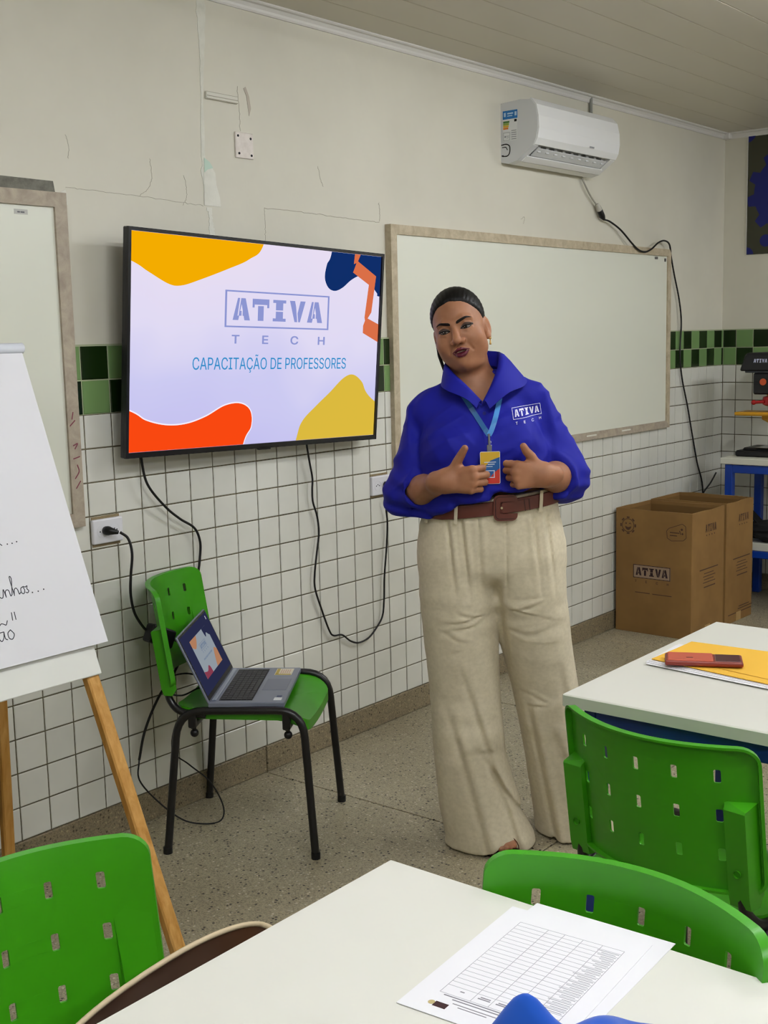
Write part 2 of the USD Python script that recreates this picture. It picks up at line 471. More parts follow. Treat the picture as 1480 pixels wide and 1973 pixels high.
obj('old_paint_fleck', on_wall([(0.551, 2.175), (0.575, 2.163), (0.59, 2.145), (0.565, 2.138), (0.551, 2.128)]).apply_translation([0, -0.0024, 0]), putty_green, wb)
obj('putty_patch', on_wall(ragged([(0.566, 2.015), (0.572, 1.98), (0.574, 1.94), (0.578, 1.905)], [0.022, 0.014, 0.024, 0.018], 2)), putty, wb)
obj('putty_patch', on_wall([(-0.04, 2.016), (-0.012, 2.03), (-0.006, 1.985), (-0.035, 1.985), (-0.06, 2.0)]), putty, wb)
obj('bare_mortar_strip', on_wall([(-2.5, 2.025), (-0.05, 2.019), (-0.055, 2.05), (-0.3, 2.052), (-0.9, 2.055), (-2.5, 2.05)]), mortar_mat, wb)
def crack(pts, w=0.0022, seed=0):
    r = np.random.default_rng(seed)
    p = curve2d(pts, 10, False)
    p = p + r.normal(0, 0.0012, p.shape)
    return to_plane(flat(LineString(p).buffer(w / 3.2, quad_segs=1), 0.0008), (0, 0, 0), (1, 0, 0), (0, 0, 1))
for k, (pts, w) in enumerate([
        ([(-0.01, 2.036), (0.1, 2.034), (0.25, 2.03), (0.42, 2.025), (0.54, 2.019)], 0.0022), ([(0.83, 2.03), (1.0, 2.03), (1.2, 2.024), (1.36, 2.02), (1.47, 2.018)], 0.0032),
        ([(0.83, 2.03), (0.832, 1.97), (0.828, 1.90)], 0.0016), ([(0.72, 2.43), (0.725, 2.36), (0.728, 2.28)], 0.002), ([(0.32, 2.15), (0.325, 2.1), (0.31, 2.06), (0.27, 2.03)], 0.0018),
        ([(0.0, 2.19), (0.01, 2.15), (0.004, 2.12)], 0.0016), ([(1.47, 2.09), (1.475, 2.06), (1.472, 2.02)], 0.0035), ([(0.46, 2.11), (0.47, 2.08), (0.468, 2.04), (0.45, 2.015)], 0.0014),
        ([(1.12, 2.2), (1.13, 2.16), (1.145, 2.13)], 0.0016), ([(2.5, 2.09), (2.53, 2.10), (2.52, 2.07)], 0.0022)]):
    obj('wall_crack', crack(pts, w, k), crack_mat, wb)
obj('water_stain', on_wall([(0.69, 2.47), (0.71, 2.425), (0.735, 2.415), (0.76, 2.43), (0.775, 2.40), (0.782, 2.36), (0.772, 2.335), (0.762, 2.40), (0.748, 2.425), (0.725, 2.43), (0.705, 2.45)]), mat('stain', '#b3aa9c', 0.8, 0.2), wb)

# right-hand wall
wr = thing('wall_right', kind='structure')
obj('plaster', bx(XR, YF, 0, XR + 0.15, 0, HC + 0.1), plaster, wr)
obj('grout_bed', bx(XR - 0.006, YF, 0, XR + 0.001, 0, Z0 + 0.002), grout, wr)
obj('pale_grout_bed', bx(XR - 0.0066, YF, Z0 - 2 * P, XR + 0.0005, 0, Z0 + 0.004), grout_pale, wr)
rest = []
for d in range(-1, 40):
    y1 = -0.0933 - d * P
    y0 = y1 - P
    if d == -1:
        y1 = -0.011
    for r in range(14):
        m = tile_mesh(y1 - y0 - J, P - J, 0.0095 + random.uniform(-0.0004, 0.0004))
        m.vertices = m.vertices[:, [1, 0, 2]] * [1, -1, 1]
        m.apply_translation([XR, y1 - J / 2, Z0 - (r + 1) * P + J / 2])
        tmat = tile_white if r > 1 else (tile_light if (d + r) % 2 == 0 else tile_dark)
        if d < 4:
            obj('tile', m, tmat, wr)
        else:
            rest.append((tmat, m))
for tmat, nm in ((tile_white, 'white_tile_field'), (tile_light, 'light_green_tile_field'), (tile_dark, 'dark_green_tile_field')):
    obj(nm, [m for a, m in rest if a is tmat], tmat, wr, kind='stuff', label='tiles of the wall beyond the edge of the photo')
obj('wall_left', bx(XL - 0.15, YF, 0, XL, 0, HC + 0.1), plaster, kind='structure')
obj('wall_front', bx(XL, YF - 0.15, 0, XR, YF, HC + 0.1), plaster, kind='structure')

# baseboards and cornices
bb = thing('baseboard_back', kind='structure')
xe = [XL, -3.4, -1.6, -0.35, 0.7235, 1.92, 3.13, XR - 0.012]
for a, b in zip(xe[:-1], xe[1:]):
    obj('baseboard_piece', cham(a + 0.001, -0.016, 0.0005, b - 0.001, 0, 0.93 * P, 0.003), terr_base, bb)
br_ = thing('baseboard_right', kind='structure')
obj('baseboard_piece', cham(XR - 0.016, YF, 0.0005, XR, -0.017, 0.93 * P, 0.003), terr_base, br_)
prof = [(0, -0.034), (0.006, -0.034), (0.009, -0.028), (0.010, -0.020), (0.018, -0.010), (0.028, -0.008), (0.032, -0.004), (0.032, 0.0), (0, 0)]
def cornice(L):
    return trimesh.creation.extrude_polygon(Polygon(prof), L, engine='earcut')
m = cornice(XR - XL)
m.vertices = np.stack([XL + m.vertices[:, 2], -m.vertices[:, 0], HC + m.vertices[:, 1]], 1)
obj('trim_1', m, pvc_white, kind='structure')
m = cornice(-YF - 0.03)
m.vertices = np.stack([XR - m.vertices[:, 0], -0.03 - m.vertices[:, 2], HC + m.vertices[:, 1]], 1)
obj('trim_2', m, pvc_white, kind='structure')
obj('trim_3', cham(XR - 0.045, -0.045, HC - 0.037, XR, 0, HC - 0.001, 0.006), pvc_white, kind='structure')

# ------------------------------------------------------------------ television
TVW, TVH = 1.228, 0.702
tX = np.array([1.21, 0.006, -0.036]); tX /= np.linalg.norm(tX)
tZ = np.array([0.02, -0.045, 0.685]); tZ -= tX * (tZ @ tX); tZ /= np.linalg.norm(tZ)
tY = np.cross(tZ, tX)
M = np.eye(4); M[:3, 0], M[:3, 1], M[:3, 2] = tX, tY, tZ; M[:3, 3] = (0.0825, -0.092, 1.2195)
tv = thing('television', 'flat-screen TV on the tiled wall showing a colourful ATIVA TECH training slide', 'television', matrix=M)
bz = mat('tv_bezel', '#101015', 0.3, 0.5)
obj('housing', [cham(0, 0.004, 0, TVW, 0.024, TVH, 0.003), cham(0.10, 0.02, 0.06, TVW - 0.10, 0.055, TVH - 0.22, 0.008)], bz, tv)
b = 0.011
def bez(o):
    return to_plane(flat(o, 0.010), (0, 0.006, 0), (1, 0, 0), (0, 0, 1))
obj('bezel', bez(sbox(0, 0, TVW, TVH).difference(sbox(b, b + 0.006, TVW - b, TVH - b))), bz, tv)
obj('logo_lip', cham(TVW / 2 - 0.03, -0.004, -0.006, TVW / 2 + 0.03, 0.01, 0.006, 0.002), bz, tv)
obj('wall_mount', [bx(0.35, 0.05, 0.15, 0.40, 0.075, 0.5), bx(0.83, 0.05, 0.15, 0.88, 0.075, 0.5), bx(0.33, 0.06, 0.3, 0.90, 0.085, 0.36)], black_tube, tv)
SW, SH = TVW - 2 * b, TVH - 2 * b - 0.006
def glow_grad(name, stops, strength, scale):
    n = {'t': ('texture_coordinate', {}), 'm': ('mapping', {'location': scale[0], 'scale': scale[1]}), 'g': ('gradient_texture', {}),
         'nz': ('noise_texture', {'scale': 1.6, 'detail': 2.0}), 'mm': ('math', {'math_type': 'multiply_add', 'value2': 0.5, 'value3': -0.25}), 'ad': ('math', {'math_type': 'add'}),
         'r': ('rgb_ramp', {'ramp': [(a, lin(c)) for a, c in stops]}), 'e': ('emission', {'strength': strength})}
    return usdkit.material(stage, f'/World/Looks/{name}', n, [('t.object', 'm.vector'), ('m.vector', 'g.vector'), ('t.object', 'nz.vector'), ('nz.fac', 'mm.value1'), ('mm.value', 'ad.value1'), ('g.fac', 'ad.value2'), ('ad.value', 'r.fac'), ('r.color', 'e.color')], surface='e.emission')
TVS = 0.82
lavender = usdkit.material(stage, '/World/Looks/screen_lavender',
    {'t': ('texture_coordinate', {}), 's': ('separate_xyz', {}), 'nz': ('noise_texture', {'scale': 2.0, 'detail': 2.0}), 'mm': ('math', {'math_type': 'multiply_add', 'value2': 0.7, 'value3': -0.35}),
     'mr': ('map_range', {'from_min': 0.0, 'from_max': 0.7, 'to_min': 0.0, 'to_max': 1.0}), 'ad': ('math', {'math_type': 'add'}),
     'r': ('rgb_ramp', {'ramp': [(0.0, lin('#c9c6f6')), (0.35, lin('#d2d0f8')), (0.6, lin('#e6e0fa')), (1.0, lin('#efe4f8'))]}), 'e': ('emission', {'strength': TVS * 1.15})},
    [('t.object', 's.vector'), ('s.z', 'mr.value'), ('t.object', 'nz.vector'), ('nz.fac', 'mm.value1'), ('mm.value', 'ad.value1'), ('mr.result', 'ad.value2'), ('ad.value', 'r.fac'), ('r.color', 'e.color')], surface='e.emission')
o0 = np.array([b, 0.0035, b + 0.006])
scr = obj('screen', to_plane(flat(sbox(0, 0, SW, SH), 0.002), o0 + [0, 0.002, 0], (1, 0, 0), (0, 0, 1)), lavender, tv)
E_PX = (245.5, 453.5), (721, 508), (716, 843), (248, 878)
def layer(sh, k):
    return to_plane(flat(sh.intersection(sbox(0.0005, 0.0005, SW - 0.0005, SH - 0.0005)), 0.0003), o0 + [0, -0.0001 - 0.0004 * k, 0], (1, 0, 0), (0, 0, 1))
# u to the right, v upwards, both 0..1 of the picture
def uv(pts):
    return [(u * SW, v * SH) for u, v in pts]
gy = glow('screen_amber', '#ffb400', TVS * 1.1)
go = glow('screen_red_orange', '#ff4a12', TVS * 1.15)
gp = glow('screen_pale_yellow', '#f0cb45', TVS)
gn = glow('screen_navy', '#123374', TVS)
gc = glow('screen_coral', '#ee7a4e', TVS)
gl = glow('screen_periwinkle', '#9aa4e4', TVS)
gt = glow('screen_sky_blue', '#3b9bdc', TVS)
gw = glow('screen_white', '#f6f0ff', TVS * 1.2)
amber = curve2d(uv([(-0.2, 1.3), (-0.2, 0.98), (0.0, 0.87), (0.06, 0.825), (0.13, 0.775), (0.175, 0.772), (0.24, 0.805), (0.34, 0.865), (0.42, 0.92), (0.475, 1.0), (0.52, 1.3)]), 8)
obj('amber_shape', layer(Polygon(amber).buffer(0), 1), gy, scr)
red = curve2d(uv([(-0.2, -0.3), (-0.2, 0.3), (0.0, 0.195), (0.06, 0.145), (0.13, 0.118), (0.2, 0.12), (0.27, 0.15), (0.34, 0.20), (0.40, 0.208), (0.44, 0.17), (0.445, 0.09), (0.415, 0.0), (0.38, -0.3)]), 8)
obj('white_outline', layer(Polygon(red).buffer(0.0045), 1), gw, scr)
obj('red_orange_shape', layer(Polygon(red).buffer(0), 2), go, scr)
yel = curve2d(uv([(0.58, -0.3), (0.635, 0.0), (0.66, 0.10), (0.72, 0.18), (0.78, 0.25), (0.84, 0.325), (0.885, 0.345), (0.93, 0.305), (0.98, 0.21), (1.2, 0.0), (1.2, -0.3)]), 8)
obj('pale_yellow_shape', layer(Polygon(yel).buffer(0), 1), gp, scr)
nav = curve2d(uv([(0.79, 1.3), (0.765, 1.0), (0.745, 0.93), (0.738, 0.86), (0.755, 0.81), (0.785, 0.795), (0.82, 0.815), (0.86, 0.86), (0.90, 0.885), (0.94, 0.87), (0.985, 0.80), (1.02, 0.78), (1.3, 0.8), (1.2, 1.3)]), 8)
obj('navy_shape', layer(Polygon(nav).buffer(0), 1), gn, scr)
cor = [Polygon(uv([(0.873, 1.02), (0.905, 1.02), (0.885, 0.955), (0.868, 0.945)])), Polygon(uv([(0.866, 0.90), (0.884, 0.965), (0.978, 0.89), (0.975, 0.87), (0.945, 0.84)])),
       Polygon(uv([(0.978, 0.89), (0.945, 0.845), (0.93, 0.66), (0.935, 0.635), (0.962, 0.69)])), Polygon(uv([(0.925, 0.615), (0.938, 0.66), (1.01, 0.62), (1.01, 0.52), (0.925, 0.575)]))]
obj('coral_zigzag', layer(unary_union(cor), 2), gc, scr)
logo = fitted(ativa_logo(1.0), 0.332 * SW, 0.505 * SH, 0.762 * SW, 0.765 * SH)
obj('wordmark', layer(logo, 1), gl, scr)
obj('caption', layer(fitted(text2d('CAPACITAÇÃO DE PROFESSORES', 0.05), 0.218 * SW, 0.362 * SH, 0.850 * SW, 0.452 * SH), 1), gt, scr)

# ------------------------------------------------------------------ whiteboards
def whiteboard(x0, x1, z0, z1, label, fw, wood_m, low_m):
    t = thing('whiteboard', label, 'whiteboard', (0, 0, 0))
    d = 0.03
    obj('panel', bx(x0 + 0.02, -0.022, z0 + 0.02, x1 - 0.02, -0.010, z1 - 0.02), board_white, t)
    def rail(a, b_, c, e, m_):
        s = Polygon([a, b_, c, e])
        obj('frame_rail', to_plane(flat(s, d), (0, 0, 0), (1, 0, 0), (0, 0, 1)), m_, t)
    rail((x0, z1), (x0 + fw, z1 - fw), (x1 - fw, z1 - fw), (x1, z1), wood_m)
    rail((x0, z0), (x0 + fw, z0 + fw), (x1 - fw, z0 + fw), (x1, z0), low_m)
    rail((x0, z0), (x0 + fw, z0 + fw), (x0 + fw, z1 - fw), (x0, z1), wood_m)
    rail((x1, z0), (x1 - fw, z0 + fw), (x1 - fw, z1 - fw), (x1, z1), wood_m)
    return t
wbr = whiteboard(1.505, 3.985, 1.035, 2.012, 'long whiteboard with a weathered wooden frame, right behind the presenter', 0.038, frame_wood2, frame_wood)
for a in (2.75, 3.05, 3.42):
    obj('paint_smear', to_plane(flat(rrect(a, 0, a + 0.10, 0.008, 0.003), 0.001), (0, -0.030, 1.052), (1, 0, 0), (0, 0, 1)), putty, wbr)
for bnds in ((3.80, -0.026, 1.955, 3.83, -0.02, 1.968), (3.915, -0.026, 1.945, 3.93, -0.02, 1.962)):
    obj('corner_clip', bx(*bnds), mat('grey_mark', '#5c5a58', 0.7, 0.2), wbr)
wbl = whiteboard(-2.55, -0.032, 1.02, 2.015, 'whiteboard at the left edge of the photo, partly behind the flip chart', 0.043, frame_wood, frame_wood)
obj('sticker', to_plane(flat(sbox(0, 0, 0.045, 0.014), 0.0006), (-0.21, -0.0225, 1.945), (1, 0, 0), (0, 0, 1)), mat('grey_sticker', '#b5b5ae', 0.5, 0.3), wbl)
obj('sticker_print', to_plane(flat(unary_union([sbox(0, 0, 0.009, 0.004), sbox(0.011, 0, 0.024, 0.004)]), 0.0003), (-0.20, -0.0232, 1.949), (1, 0, 0), (0, 0, 1)), mat('grey_print', '#66666a', 0.6, 0.2), wbl)
pen = [LineString(curve2d(p, 5, False)).buffer(0.0016) for p in ([(-0.06, 1.35), (-0.055, 1.37)], [(-0.068, 1.33), (-0.05, 1.345)], [(-0.06, 1.27), (-0.045, 1.275), (-0.055, 1.26)], [(-0.062, 1.23), (-0.04, 1.235)], [(-0.06, 1.17), (-0.045, 1.19), (-0.05, 1.21)], [(-0.058, 1.14), (-0.042, 1.16)])]
obj('pen_scribble', to_plane(flat(unary_union(pen), 0.0005), (0, -0.0302, 0), (1, 0, 0), (0, 0, 1)), mat('pen_red', '#7a3a4a', 0.6, 0.2), wbl)
# ------------------------------------------------------------------ air conditioner
ac_white = mat('ac_white_plastic', '#e4e5e4', 0.25, 0.5)
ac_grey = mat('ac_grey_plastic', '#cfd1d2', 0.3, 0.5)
dark_gap = mat('dark_gap', '#1a1817', 0.8, 0.2)
ac = thing('air_conditioner', 'white split air conditioner high on the back wall with energy stickers on its end', 'air conditioner', (2.34, 0, 2.315))
AW = 0.735
prof_ac = [(0, 0.01), (0, 0.262), (-0.10, 0.268), (-0.155, 0.262), (-0.178, 0.235), (-0.188, 0.19), (-0.190, 0.14), (-0.182, 0.10), (-0.165, 0.068), (-0.085, 0.012), (-0.04, 0.002)]
def ac_slice(pr, x0, x1):
    m = trimesh.creation.extrude_polygon(Polygon(pr), x1 - x0, engine='earcut')
    m.vertices = np.stack([x0 + m.vertices[:, 2], m.vertices[:, 0], m.vertices[:, 1]], 1)
    return m
gap_poly = Polygon([(-0.18, 0.085), (-0.150, 0.04), (-0.10, 0.002), (-0.115, 0.055), (-0.15, 0.09)])
body = Polygon(prof_ac).buffer(-0.004).buffer(0.004, quad_segs=4)
inner = body.difference(Polygon([(-0.2, 0.088), (-0.165, 0.088), (-0.125, 0.075), (-0.085, 0.045), (-0.075, -0.01), (-0.2, -0.01)]))
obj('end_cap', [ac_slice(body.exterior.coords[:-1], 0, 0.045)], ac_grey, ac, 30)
obj('end_cap', [ac_slice(body.exterior.coords[:-1], AW - 0.045, AW)], ac_white, ac, 30)
front = [p for p in prof_ac]
obj('housing', ac_slice(inner.exterior.coords[:-1], 0.045, AW - 0.045), ac_white, ac, 30)
fp = LineString([(-0.155, 0.263), (-0.178, 0.237), (-0.189, 0.19), (-0.191, 0.14), (-0.184, 0.10), (-0.170, 0.076)]).buffer(0.005, quad_segs=3)
obj('front_panel', ac_slice(fp.exterior.coords[:-1], 0.002, AW - 0.002), ac_white, ac, 40)
lip = LineString([(-0.088, 0.014), (-0.112, 0.03)]).buffer(0.004, quad_segs=2)
obj('lower_lip', ac_slice(lip.exterior.coords[:-1], 0.03, AW - 0.03), ac_white, ac, 30)
obj('outlet_shadow_box', bx(0.05, -0.122, 0.052, AW - 0.05, -0.09, 0.07), dark_gap, ac)
vane = LineString([(-0.152, 0.062), (-0.118, 0.036)]).buffer(0.0022, quad_segs=2)
obj('air_vane', ac_slice(vane.exterior.coords[:-1], 0.06, AW - 0.06), ac_grey, ac)
for k in range(9):
    x = 0.085 + 0.071 * k
    m = bx(-0.012, -0.145, 0.048, 0.012, -0.105, 0.074)
    m.apply_translation([x, 0, 0])
    obj('louver', m, ac_grey, ac)
obj('brand_mark', to_plane(flat(unary_union([sbox(0.0 + 0.0075 * k, 0, 0.006 + 0.0075 * k, 0.008) for k in range(6)]), 0.0004), (0.445, -0.1932, 0.098), (1, 0, 0), (0, -0.2, 1)), mat('brand_grey', '#8f9193', 0.5, 0.3), ac)
def ac_end(sh, m_, name, k=1):
    return obj(name, to_plane(flat(sh, 0.0005), (-0.0006 * k, 0, 0), (0, -1, 0), (0, 0, 1)), m_, ac)
ac_end(sbox(0.012, 0.10, 0.088, 0.228), mat('label_paper', '#dcdedd', 0.5, 0.3), 'energy_label')
ac_end(sbox(0.012, 0.192, 0.088, 0.228), mat('label_blue', '#2a74b8', 0.5, 0.3), 'label_blue_band', 2)
ac_end(unary_union([sbox(0.018, 0.203, 0.028, 0.220), sbox(0.074, 0.203, 0.084, 0.220), sbox(0.036, 0.212, 0.066, 0.218), sbox(0.036, 0.203, 0.062, 0.207)]), mat('label_light_print', '#bcd4e8', 0.5, 0.3), 'label_light_print', 3)
for k, (c, a) in enumerate([('#4d7a3a', 0.176), ('#8aa23e', 0.167), ('#dcae30', 0.158), ('#cf7c34', 0.149)]):
    ac_end(sbox(0.014, a, 0.046 - 0.002 * k, a + 0.008), mat('rating_%d' % k, c, 0.5, 0.3), 'rating_bar', 2)
ac_end(sbox(0.072, 0.178, 0.084, 0.188), dark_gap, 'rating_box', 2)
ac_end(unary_union([sbox(0.014, 0.102, 0.048, 0.136).difference(sbox(0.0155, 0.1035, 0.0465, 0.1345)), Point(0.024, 0.118).buffer(0.004), sbox(0.03, 0.112, 0.044, 0.114), sbox(0.03, 0.119, 0.044, 0.121)] + [sbox(0.056, 0.104 + 0.009 * k, 0.082, 0.107 + 0.009 * k) for k in range(5)]), mat('label_grey_print', '#8d9094', 0.5, 0.3), 'label_print', 2)
ac_end(unary_union([LineString(curve2d([(0.004, 0.085), (0.03, 0.086), (0.046, 0.075), (0.046, 0.05), (0.034, 0.036), (0.01, 0.036)], 6, False)).buffer(0.0022), LineString(curve2d([(0.008, 0.074), (0.026, 0.074), (0.034, 0.062)], 6, False)).buffer(0.0016), sbox(0.004, 0.036, 0.014, 0.041)]), dark_gap, 'embossed_mark', 1)

grey_pipe = mat('grey_conduit', '#8f9088', 0.6, 0.3)
obj('refrigerant_pipe', [tube([(3.122, -0.012, 2.705), (3.122, -0.012, 2.64), (3.118, -0.02, 2.575)], 0.0085, 10)], grey_pipe, None, 40, 'short grey pipe between the air conditioner and the ceiling', 'pipe')
cb = thing('air_conditioner_power_cable', 'black power cable hanging from the air conditioner over the long whiteboard to the boxes', 'cable')
obj('lead', tube(spline([(3.012, -0.018, 2.33), (3.05, -0.02, 2.285), (3.11, -0.02, 2.232), (3.17, -0.02, 2.195)], 6), 0.0042, 8), mat('pale_cable', '#9a978c', 0.6, 0.3), cb, True, label='pale lead from the air conditioner')
obj('connector', [tube([(3.165, -0.022, 2.198), (3.185, -0.022, 2.18), (3.20, -0.022, 2.165)], [0.011, 0.015, 0.013], 10), ], mat('grey_connector', '#b6b4a9', 0.5, 0.3), cb, True)
obj('plug', tube([(3.19, -0.024, 2.172), (3.215, -0.024, 2.145), (3.235, -0.024, 2.13)], [0.014, 0.015, 0.007], 10), black_plastic, cb, True)
obj('cable', tube(spline([(3.235, -0.024, 2.13), (3.30, -0.024, 2.122), (3.40, -0.03, 2.086), (3.51, -0.036, 2.025), (3.58, -0.04, 1.993), (3.65, -0.042, 1.986), (3.72, -0.042, 2.003), (3.80, -0.042, 2.04), (3.88, -0.04, 2.054), (3.95, -0.035, 2.036), (4.00, -0.022, 1.97), (4.045, -0.02, 1.876), (4.11, -0.02, 1.74), (4.14, -0.02, 1.62), (4.13, -0.02, 1.5), (4.125, -0.022, 1.42), (4.15, -0.024, 1.30), (4.225, -0.024, 1.14), (4.29, -0.024, 0.98), (4.37, -0.022, 0.80), (4.45, -0.022, 0.65), (4.47, -0.022, 0.40)], 8), 0.0046, 8), black_cable, cb, True)

# ------------------------------------------------------------------ wall plates
outlet_white = mat('outlet_white', '#dddde2', 0.3, 0.5)
hole_mat = mat('socket_hole', '#2a2a2c', 0.7, 0.2)
def outlet(x, z, label):
    t = thing('wall_outlet', label, 'outlet', (x, -0.0095, z))
    obj('filler', bx(0.004, -0.001, -0.009, 0.112, 0.006, 0.086), mat('outlet_surround', '#83755a', 0.9, 0.1), t)
    obj('plate', rbox(0, -0.013, 0.0, 0.118, 0.003, 0.078, 0.006, 12), outlet_white, t, 40)
    for k, cx in enumerate((0.036, 0.082)):
        ring = Point(cx, 0.039).buffer(0.021, quad_segs=3).difference(Point(cx, 0.039).buffer(0.0195, quad_segs=3))
        obj('socket', to_plane(flat(ring, 0.0008), (0, -0.0128, 0), (1, 0, 0), (0, 0, 1)), outlet_white, t)
        for dx, dz in ((-0.0095, 0), (0, 0.004), (0.0095, 0)):
            obj('pin_hole', to_plane(flat(Point(cx + dx, 0.039 + dz).buffer(0.0024, quad_segs=3), 0.0004), (0, -0.0132, 0), (1, 0, 0), (0, 0, 1)), hole_mat, t)
    return t
outlet(0.0, 0.954, 'white double wall outlet near the flip chart, laptop plug in it')
outlet(1.36, 0.948, 'white double wall outlet behind the presenter\'s elbow')

bp = thing('blank_plate', 'square off-white blanking plate with four screw holes above the TV', 'wall plate', (0.697, 0, 2.19))
obj('plate', cham(0, -0.006, 0, 0.086, 0.001, 0.086, 0.002), mat('aged_white', '#dad3cb', 0.5, 0.3, noise=(30, '#cbc2b9', 0.4, 0.7)), bp)
for x, z in ((0.012, 0.073), (0.072, 0.068), (0.015, 0.015), (0.074, 0.012)):
    obj('screw_hole', lathe([(0.0, -0.0005), (0.0042, -0.0005), (0.0042, 0.001), (0, 0.001)], 10, (x, -0.0068, z), 'y'), hole_mat, bp)
rc = thing('cable_raceway', 'short white cable raceway on the wall near the ceiling', 'raceway', (0.568, 0, 2.366))
obj('channel', cham(0, -0.010, 0, 0.145, 0.001, 0.024, 0.002), mat('raceway_white', '#d0cec2', 0.5, 0.3), rc)
obj('lid_groove', [bx(0.002, -0.0108, 0.0095, 0.143, -0.009, 0.0115), bx(0.002, -0.0108, 0.0008, 0.143, -0.009, 0.0022), bx(0.002, -0.0108, 0.0222, 0.143, -0.009, 0.0232)], crack_mat, rc)

# ------------------------------------------------------------------ cables of the screen and the laptop
def plug(x, z, t):
    obj('plug', [tube([(x, -0.021, z), (x, -0.036, z), (x + 0.004, -0.050, z - 0.001), (x + 0.022, -0.056, z - 0.006)], [0.013, 0.015, 0.011, 0.006], 12)], black_plastic, t, True)
c1 = thing('laptop_power_cable', 'black power cable looping from the left outlet to the adapter behind the laptop chair', 'cable')
plug(0.047, 0.995, c1)
obj('cable', tube(spline([(0.069, -0.066, 0.99), (0.088, -0.08, 0.968), (0.092, -0.09, 0.92), (0.082, -0.09, 0.85), (0.078, -0.09, 0.79), (0.09, -0.09, 0.73), (0.115, -0.10, 0.68), (0.135, -0.10, 0.665)], 8), 0.0042, 8), black_cable, c1, True)
adm = rbox(-0.052, -0.02, -0.03, 0.052, 0.02, 0.03, 0.008, 10)
adm = tm(adm)
adm.apply_transform(trimesh.transformations.rotation_matrix(0.45, [0, 1, 0]))
adm.apply_translation([0.165, -0.115, 0.645])
c2 = thing('power_adapter', 'black laptop power adapter hanging behind the green chair with the laptop', 'power adapter')
obj('brick', adm, black_plastic, c2, 30)
obj('lead', tube(spline([(0.21, -0.13, 0.625), (0.235, -0.18, 0.59), (0.225, -0.235, 0.555), (0.205, -0.265, 0.53), (0.15, -0.24, 0.545), (0.09, -0.21, 0.535), (0.085, -0.23, 0.50), (0.12, -0.26, 0.485), (0.20, -0.25, 0.488), (0.235, -0.262, 0.482)], 8), 0.0026, 6), black_cable, c2, True)
c3 = thing('hdmi_cable', 'black cable hanging from the lower left corner of the TV down behind the laptop chair', 'cable')
obj('cable', tube(spline([(0.18, -0.05, 1.26), (0.183, -0.048, 1.21), (0.205, -0.045, 1.125), (0.275, -0.042, 1.045), (0.34, -0.038, 0.995), (0.405, -0.034, 0.955), (0.430, -0.032, 0.905), (0.428, -0.03, 0.85), (0.413, -0.03, 0.78), (0.395, -0.03, 0.70), (0.36, -0.03, 0.60), (0.30, -0.035, 0.50), (0.20, -0.05, 0.42), (0.13, -0.06, 0.33), (0.10, -0.06, 0.24)], 8), 0.0042, 8), black_cable, c3, True)
obj('slack_loop', tube(spline([(0.10, -0.06, 0.24), (0.085, -0.075, 0.18), (0.13, -0.11, 0.10), (0.19, -0.16, 0.03), (0.26, -0.20, 0.004), (0.31, -0.21, 0.006), (0.325, -0.20, 0.05), (0.30, -0.17, 0.13), (0.24, -0.14, 0.20), (0.19, -0.12, 0.26), (0.20, -0.14, 0.36), (0.27, -0.17, 0.43)], 8), 0.0026, 6), black_cable, c3, True)
c4 = thing('tv_power_cable', 'black power cable hanging in a deep loop from the TV to the right outlet', 'cable')
plug(1.442, 0.987, c4)
obj('cable', tube(spline([(0.95, -0.05, 1.24), (0.962, -0.045, 1.185), (0.985, -0.035, 1.12), (1.003, -0.03, 1.06), (1.000, -0.03, 1.015), (1.004, -0.028, 0.97), (1.026, -0.026, 0.915), (1.034, -0.026, 0.85), (1.020, -0.026, 0.78), (1.004, -0.026, 0.70), (1.003, -0.026, 0.64), (1.035, -0.026, 0.555), (1.075, -0.026, 0.465), (1.10, -0.026, 0.438), (1.15, -0.026, 0.430), (1.20, -0.026, 0.395), (1.25, -0.026, 0.378), (1.31, -0.026, 0.385), (1.36, -0.026, 0.415), (1.40, -0.026, 0.455), (1.413, -0.026, 0.52), (1.420, -0.026, 0.62), (1.438, -0.026, 0.74), (1.446, -0.026, 0.83), (1.435, -0.03, 0.89), (1.425, -0.04, 0.93), (1.445, -0.06, 0.965), (1.464, -0.066, 0.982)], 8), 0.0036, 8), black_cable, c4, True)

# ------------------------------------------------------------------ flip chart
ES = 0.38
def ep(x, z, off=0.0):
    """Point of the easel's sloping front plane at height z, off metres towards the room."""
    return np.array([x, -0.66 + ES * (z - 0.80) - off * 0.935, z - off * 0.355])
def stick(a, b_, w, d, m_, parent, name='leg'):
    a, b_ = np.asarray(a, float), np.asarray(b_, float)
    L = np.linalg.norm(b_ - a)
    t = (b_ - a) / L
    x = np.array([1.0, 0, 0]) - t * t[0]
    x /= np.linalg.norm(x)
    y = np.cross(t, x)
    m = tm(cham(-w / 2, -d / 2, 0, w / 2, d / 2, L, 0.004))
    m.vertices = a + m.vertices[:, :1] * x + m.vertices[:, 1:2] * y + m.vertices[:, 2:] * t
    return obj(name, m, m_, parent)
ea = thing('easel', 'pine wood easel with a white board, at the left edge of the photo', 'easel')
XRt, XLt = -0.435, -1.12
stick(ep(-0.500, 0.0), ep(-0.560, 1.60), 0.036, 0.026, pine, ea)
stick(ep(-1.160, 0.0), ep(-1.10, 1.60), 0.036, 0.026, pine, ea)
stick((-0.445, -0.13, 0.0), (-0.55, -0.335, 1.60), 0.034, 0.024, pine, ea)
stick((-1.195, -0.13, 0.0), (-1.09, -0.335, 1.60), 0.034, 0.024, pine, ea)
stick(ep(-1.15, 0.13, -0.02), ep(-0.49, 0.13, -0.02), 0.05, 0.018, pine, ea, 'cross_rail')
